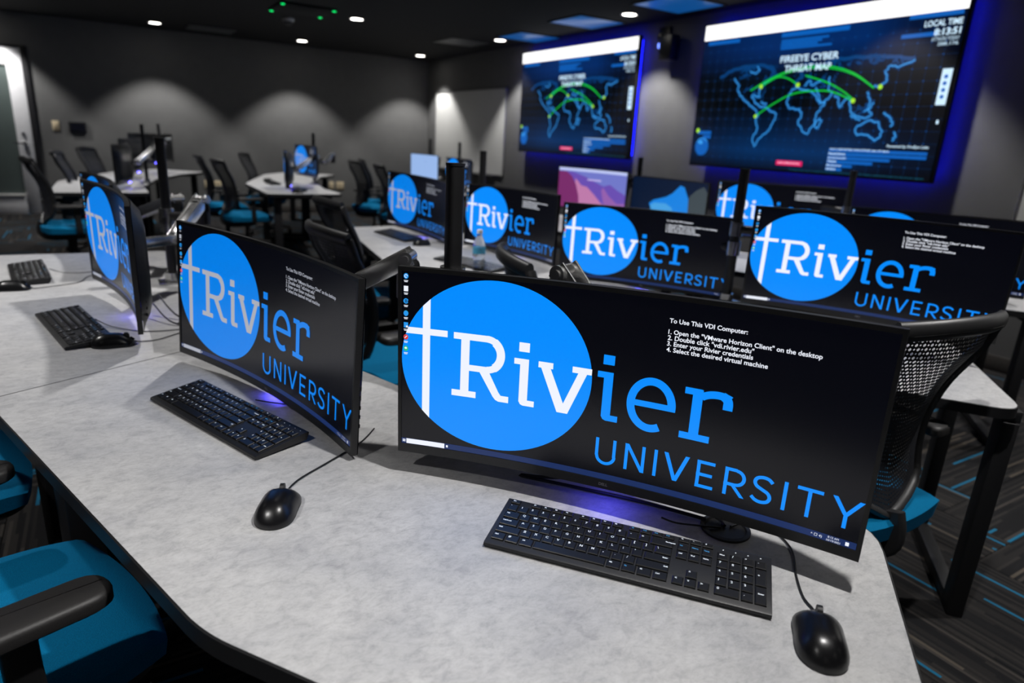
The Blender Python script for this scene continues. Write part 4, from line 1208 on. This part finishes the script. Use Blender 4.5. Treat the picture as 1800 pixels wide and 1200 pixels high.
for i, ((x, y), h, lab) in enumerate(MICE):
    if i == 0: ms.location = (x, y, .735); ms.rotation_euler = (0, 0, rad(h)); ms['label'] = lab; ms['group'] = 'black wired mice'; MO = [ms]
    else: MO.append(dup(ms, (x, y, .735), rad(h), lab, 'black wired mice'))
bpy.context.view_layer.update()
def cable(owner, pts, r=.0017, z=.738):
    inv = owner.matrix_world.inverted()
    if owner.name.startswith('mouse'): pts = [tuple(owner.matrix_world @ Vector((.058, 0, .0065))), tuple(owner.matrix_world @ Vector((.072, 0, .0035)))] + list(pts[1:])
    P = [inv @ Vector((p[0], p[1], p[2] if len(p) > 2 else z)) for p in pts]
    return tube('cable', P, r, M['rubber'], owner, 6)
kobjs = sorted([o for o in COL.objects if o.name.startswith('keyboard') and o.type == 'EMPTY'], key=lambda o: (o.location-Vector((.65, .67, .735))).length)
cable(MO[0], [(.813, .440, .741), (.833, .470), (.868, .508), (.925, .560), (.945, .618), (.925, .650), (.885, .655)])
cable(MO[1], [(.226, 1.105, .741), (.26, 1.145), (.33, 1.19), (.41, 1.245), (.46, 1.30)])
cable(MO[2], [(.034, 2.166, .741), (.09, 2.172), (.15, 2.22), (.205, 2.26), (.235, 2.31), (.19, 2.36), (.16, 2.33), (.24, 2.27), (.31, 2.30)])
cable(MO[3], [(-.27, 3.025, .741), (-.20, 3.05), (-.125, 3.10), (-.10, 3.20), (-.06, 3.24), (.02, 3.2)])
def kb_by(x, y): return min(kobjs, key=lambda o: (o.location.xy-Vector((x, y))).length)
cable(kb_by(.655, .67), [(.775, .716, .752), (.795, .70, .745), (.83, .68, .741), (.865, .66, .7385)])
cable(kb_by(.178, 1.484), [(.252, 1.535, .753), (.285, 1.53, .743), (.34, 1.50), (.40, 1.47)])
cable(kb_by(-.131, 2.385), [(-.07, 2.42, .753), (-.03, 2.36, .742), (.03, 2.30), (.08, 2.27), (.17, 2.27), (.26, 2.35)])
cable(kb_by(-.306, 3.32), [(-.235, 3.33, .753), (-.18, 3.29, .742), (-.10, 3.30), (-.02, 3.36), (.08, 3.30)])
# loose leads behind the monitors
def lead(pts, r, label):
    o = thing('cable', label, 'cable', pts[0], 0, None)
    tube('lead', [Vector(p)-Vector(pts[0]) for p in pts], r, M['rubber'], o, 7)
lead([(.80, .80, .80), (.70, .91, .752), (.64, .97, .742), (.70, .90, .741), (.79, .79, .741), (.86, .69, .7395)], .0034, 'black cable drooping below the closest monitor')
lead([(.84, .84, .84), (.875, .76, .77), (.885, .69, .745), (.875, .66, .739)], .003, 'black cable running down into the desk grommet')
lead([(.12, 2.50, .80), (.17, 2.40, .745), (.26, 2.33, .741), (.34, 2.40, .741), (.30, 2.55, .741), (.22, 2.72, .741)], .003, 'black cable curling on the desk behind the edge-on monitor')
lead([(.10, 2.46, .78), (.15, 2.33, .742), (.27, 2.26, .741), (.37, 2.30, .741)], .0026, 'thinner black cable nearest the second monitor')

# ------------------------------------------------------------------ water bottle
t = thing('water_bottle', 'clear plastic water bottle with a blue label in mid room', 'bottle', (1.575, 2.885, .735))
bm = bmesh.new()
lathe(bm, [(.0, .004), (.018, .001), (.029, .003), (.031, .012), (.030, .022), (.031, .032), (.029, .040), (.031, .050), (.029, .058), (.031, .068), (.0305, .080), (.0315, .084), (.0315, .124), (.0305, .128), (.028, .145), (.021, .162), (.0135, .176), (.0125, .184), (.0125, .188), (.0, .188)], 32)
mobj('bottle_body', bm, M['clear'], t)
bm = bmesh.new(); lathe(bm, [(.0320, .088), (.0324, .0885), (.0324, .1195), (.0320, .120)], 32); mobj('label', bm, M['label'], t)
bm = bmesh.new(); lathe(bm, [(.0, .206), (.0135, .206), (.0145, .204), (.0145, .188), (.0, .188)], 24); mobj('cap', bm, M['white'], t)

# ------------------------------------------------------------------ chairs
def back_surface(u, v):
    """u -1..1 across, v 0..1 up; local chair frame: +x is where the sitter faces"""
    hw = .158+.048*min(1, v*1.25)
    z = .50+.50*v+(.085*abs(u)-.03)*(1-v)**3
    x = -.215-.055*v+.045*math.sin(PI*min(1, v*1.15))-.10*max(0, v-.62)**1.5-.0
    x -= -.045*(u*u)          # wings curl forward
    return Vector((x, -u*hw, z))
def build_chair():
    root = thing('office_chair', 'x', 'chair')
    # seat cushion
    bm = bmesh.new(); nu, nv = 18, 18; top = []
    for i in range(nu+1):
        row = []
        for j in range(nv+1):
            a = -1+2*i/nu; b_ = -1+2*j/nv
            x = .245*a*math.sqrt(1-.22*b_*b_); y = .262*b_*math.sqrt(1-.22*a*a)*(1-.05*max(0, a))
            ed = max(abs(a), abs(b_)); fall = .0 if ed < .6 else ((ed-.6)/.4)**2.6*.030
            z = .485-fall-.030*max(0, a-.45)**2+.008*a*a*(1 if a < 0 else 0)+.006*b_*b_
            row.append(bm.verts.new((x, y, z)))
        top.append(row)
    for i in range(nu):
        for j in range(nv): bm.faces.new((top[i][j], top[i+1][j], top[i+1][j+1], top[i][j+1]))
    rim = [top[i][0] for i in range(nu+1)]+[top[nu][j] for j in range(1, nv+1)]+[top[i][nv] for i in range(nu-1, -1, -1)]+[top[0][j] for j in range(nv-1, 0, -1)]
    low = [bm.verts.new((v.co.x*.98, v.co.y*.98, .418)) for v in rim]
    for k in range(len(rim)): bm.faces.new((rim[k], low[k], low[(k+1) % len(rim)], rim[(k+1) % len(rim)]))
    bm.faces.new(low)
    mobj('seat', bm, M['seat'], root, angle=60)
    bm = bmesh.new(); prism(bm, rrect(.44, .46, .09, 5), .398, .420); mobj('seat_pan', bm, M['frame'], root)
    # back frame: loop around the mesh
    loop = []
    for k in range(15): loop.append(back_surface(1, k/14))
    for k in range(1, 12): loop.append(back_surface(1-2*k/12, 1.0)+Vector((-.004, 0, .012*math.sin(PI*k/12))))
    for k in range(15): loop.append(back_surface(-1, 1-k/14))
    for k in range(1, 8): loop.append(back_surface(-1+2*k/8, 0.0))
    bm = bmesh.new(); n = len(loop); prof = [(.013*math.cos(q*PI/4), .017*math.sin(q*PI/4)) for q in range(8)]
    rings = []
    for i in range(n):
        d = (loop[(i+1) % n]-loop[i-1]).normalized(); f = Vector((1, 0, 0)); f = (f-d*f.dot(d)).normalized(); s = d.cross(f)
        rings.append([bm.verts.new(loop[i]+s*x+f*y) for x, y in prof])
    for i in range(n):
        A, B = rings[i], rings[(i+1) % n]
        for j in range(8): bm.faces.new((A[j], A[(j+1) % 8], B[(j+1) % 8], B[j]))
    mobj('back_frame', bm, M['frame'], root, angle=50)
    # top rail, thicker
    bm = bmesh.new(); pts = [back_surface(1-2*k/14, 1.0)+Vector((-.006, 0, .008+.010*math.sin(PI*k/14))) for k in range(15)]
    sweep(bm, pts, [(.016*math.cos(q*PI/5), .024*math.sin(q*PI/5)) for q in range(10)]); mobj('top_rail', bm, M['frame'], root, angle=50)
    # mesh with real openings
    bm = bmesh.new(); NU, NV = 38, 44
    G = [[back_surface(-.97+1.94*i/NU, .02+.985*j/NV) for j in range(NV+1)] for i in range(NU+1)]
    VG = [[bm.verts.new(G[i][j]) for j in range(NV+1)] for i in range(NU+1)]
    for j in range(NV):
        open_ = .62 if j > NV*.52 else .36
        for i in range(NU):
            c = [VG[i][j], VG[i+1][j], VG[i+1][j+1], VG[i][j+1]]
            m0 = sum((v.co for v in c), Vector())/4
            if (i+j) % 2 == 0 and open_ > .5: k = .66
            elif open_ > .5: k = .40
            else: k = .36
            inn = [bm.verts.new(m0+((c[q].co+c[(q+1) % 4].co)/2-m0)*k*1.25) for q in range(4)]
            for q in range(4):
                bm.faces.new((c[q], c[(q+1) % 4], inn[q])); bm.faces.new((c[(q+1) % 4], inn[(q+1) % 4], inn[q]))
    me = bpy.data.meshes.new('back_mesh'); bm.to_mesh(me); bm.free(); me.materials.append(M['mesh']); mesh_of('back_mesh', me, root)
    # spine: J shaped arm from seat to back
    bm = bmesh.new(); pts = smooth_path([(-.02, 0, .375), (-.14, 0, .374), (-.215, 0, .395), (-.228, 0, .44), (-.214, 0, .49)], 5)
    sweep(bm, pts, rrect(.085, .026, .010), upv=(0, 1, 0)) if False else sweep(bm, pts, [(y, x) for x, y in rrect(.026, .085, .010)], upv=(0, 1, 0.001))
    mobj('spine', bm, M['frame'], root, angle=50)
    bm = bmesh.new(); box(bm, -.02, 0, .37, .20, .13, .055, .012); bar(bm, (.02, -.06, .375), (.03, -.20, .37), .014, .012, .004); bar(bm, (-.05, .06, .375), (-.05, .19, .37), .014, .012, .004); mobj('tilt_mechanism', bm, M['steel'], root)
    for s in (-1, 1):
        bm = bmesh.new(); sweep(bm, smooth_path([(.0, s*.17, .405), (.0, s*.240, .402), (.0, s*.265, .44), (-.005, s*.270, .56), (-.005, s*.272, .634)], 5), rrect(.022, .050, .008), upv=(1, 0, 0)); mobj('arm_post', bm, M['frame'], root, angle=50)
        bm = bmesh.new(); P = round_poly([(.122, s*.232), (.127, s*.314), (-.165, s*.320), (-.17, s*.232)], [.04, .045, .04, .03], 6)
        cxp = sum(p[0] for p in P)/len(P); cyp = sum(p[1] for p in P)/len(P); rings = []
        for ins, z in ((.006, .634), (.0, .640), (.0, .654), (.003, .660), (.009, .664)):
            rings.append([bm.verts.new((cxp+(x-cxp)*(1-ins/.13), cyp+(y-cyp)*(1-ins/.042), z)) for x, y in P])
        for A, B in zip(rings, rings[1:]):
            for q in range(len(P)): bm.faces.new((A[q], A[(q+1) % len(P)], B[(q+1) % len(P)], B[q]))
        bm.faces.new(rings[0]); bm.faces.new(rings[-1])
        mobj('arm_pad', bm, M['pad'], root, angle=40)
    bm = bmesh.new(); cyl(bm, (0, 0, .09), (0, 0, .23), .028); cyl(bm, (0, 0, .23), (0, 0, .36), .016); mobj('gas_lift', bm, M['steel'], root)
    for k in range(5):
        a = 2*PI*k/5+.35; d = Vector((math.cos(a), math.sin(a), 0))
        bm = bmesh.new(); sweep(bm, [d*.02+Vector((0, 0, .105)), d*.16+Vector((0, 0, .095)), d*.30+Vector((0, 0, .072))], rrect(.042, .030, .010), scale=lambda t: (1-.35*t, 1-.35*t)); mobj('base_leg', bm, M['frame'], root, angle=50)
        bm = bmesh.new(); s = Vector((-d.y, d.x, 0)); c = d*.285+Vector((0, 0, .0285))
        for sg in (-1, 1): cyl(bm, c+s*sg*.008, c+s*sg*.024, .0285, n=18)
        cyl(bm, c+Vector((0, 0, .0)), c+Vector((0, 0, .05)), .008, n=8); mobj('caster', bm, M['rubber'], root, angle=40)
    return root
ch = build_chair()
CH = [((-.262, 1.31), 18, 'blue-seated office chair at the lower left, black armrest in front'), ((-.50, 2.06), 10, 'office chair at the left edge, only a sliver of blue seat showing'),
      ((1.70, .99), 86, 'office chair at right with see-through black mesh back beside the closest monitor'), ((1.35, 1.70), -20, 'office chair whose top rail shows right of the water bottle'), ((.95, 2.48), 4, 'office chair behind the second monitor, nearer of two in the aisle'), ((1.26, 3.54), 3, 'office chair behind the second monitor, farther of two in the aisle'),
      ((-.27, 6.98), 12, 'office chair at back left nearest the camera, blue seat under the desk end'), ((-.12, 8.25), -8, 'office chair at back left, second from the camera'), ((.09, 9.48), -25, 'office chair at back left, farthest from the camera'),
      ((1.28, 7.62), 8, 'office chair with its side to us left of the back centre desk, nearest'), ((1.22, 8.55), 0, 'office chair at far left of the back centre desk, second one'), ((1.85, 9.41), -25, 'office chair behind the back centre desk, small and farthest'),
      ((2.98, 8.35), 3, 'office chair with blue seat left of the pale blue screen'), ((3.30, 8.95), -12, 'office chair behind another one, left of the pale blue screen'), ((3.02, 7.55), -5, 'office chair partly hidden by the far left monitor of the middle row')]
for i, ((x, y), h, lab) in enumerate(CH):
    if i == 0: ch.location = (x, y, 0); ch.rotation_euler = (0, 0, rad(h)); ch['label'] = lab; ch['group'] = 'office chairs'
    else: dup(ch, (x, y, 0), rad(h), lab, 'office chairs')
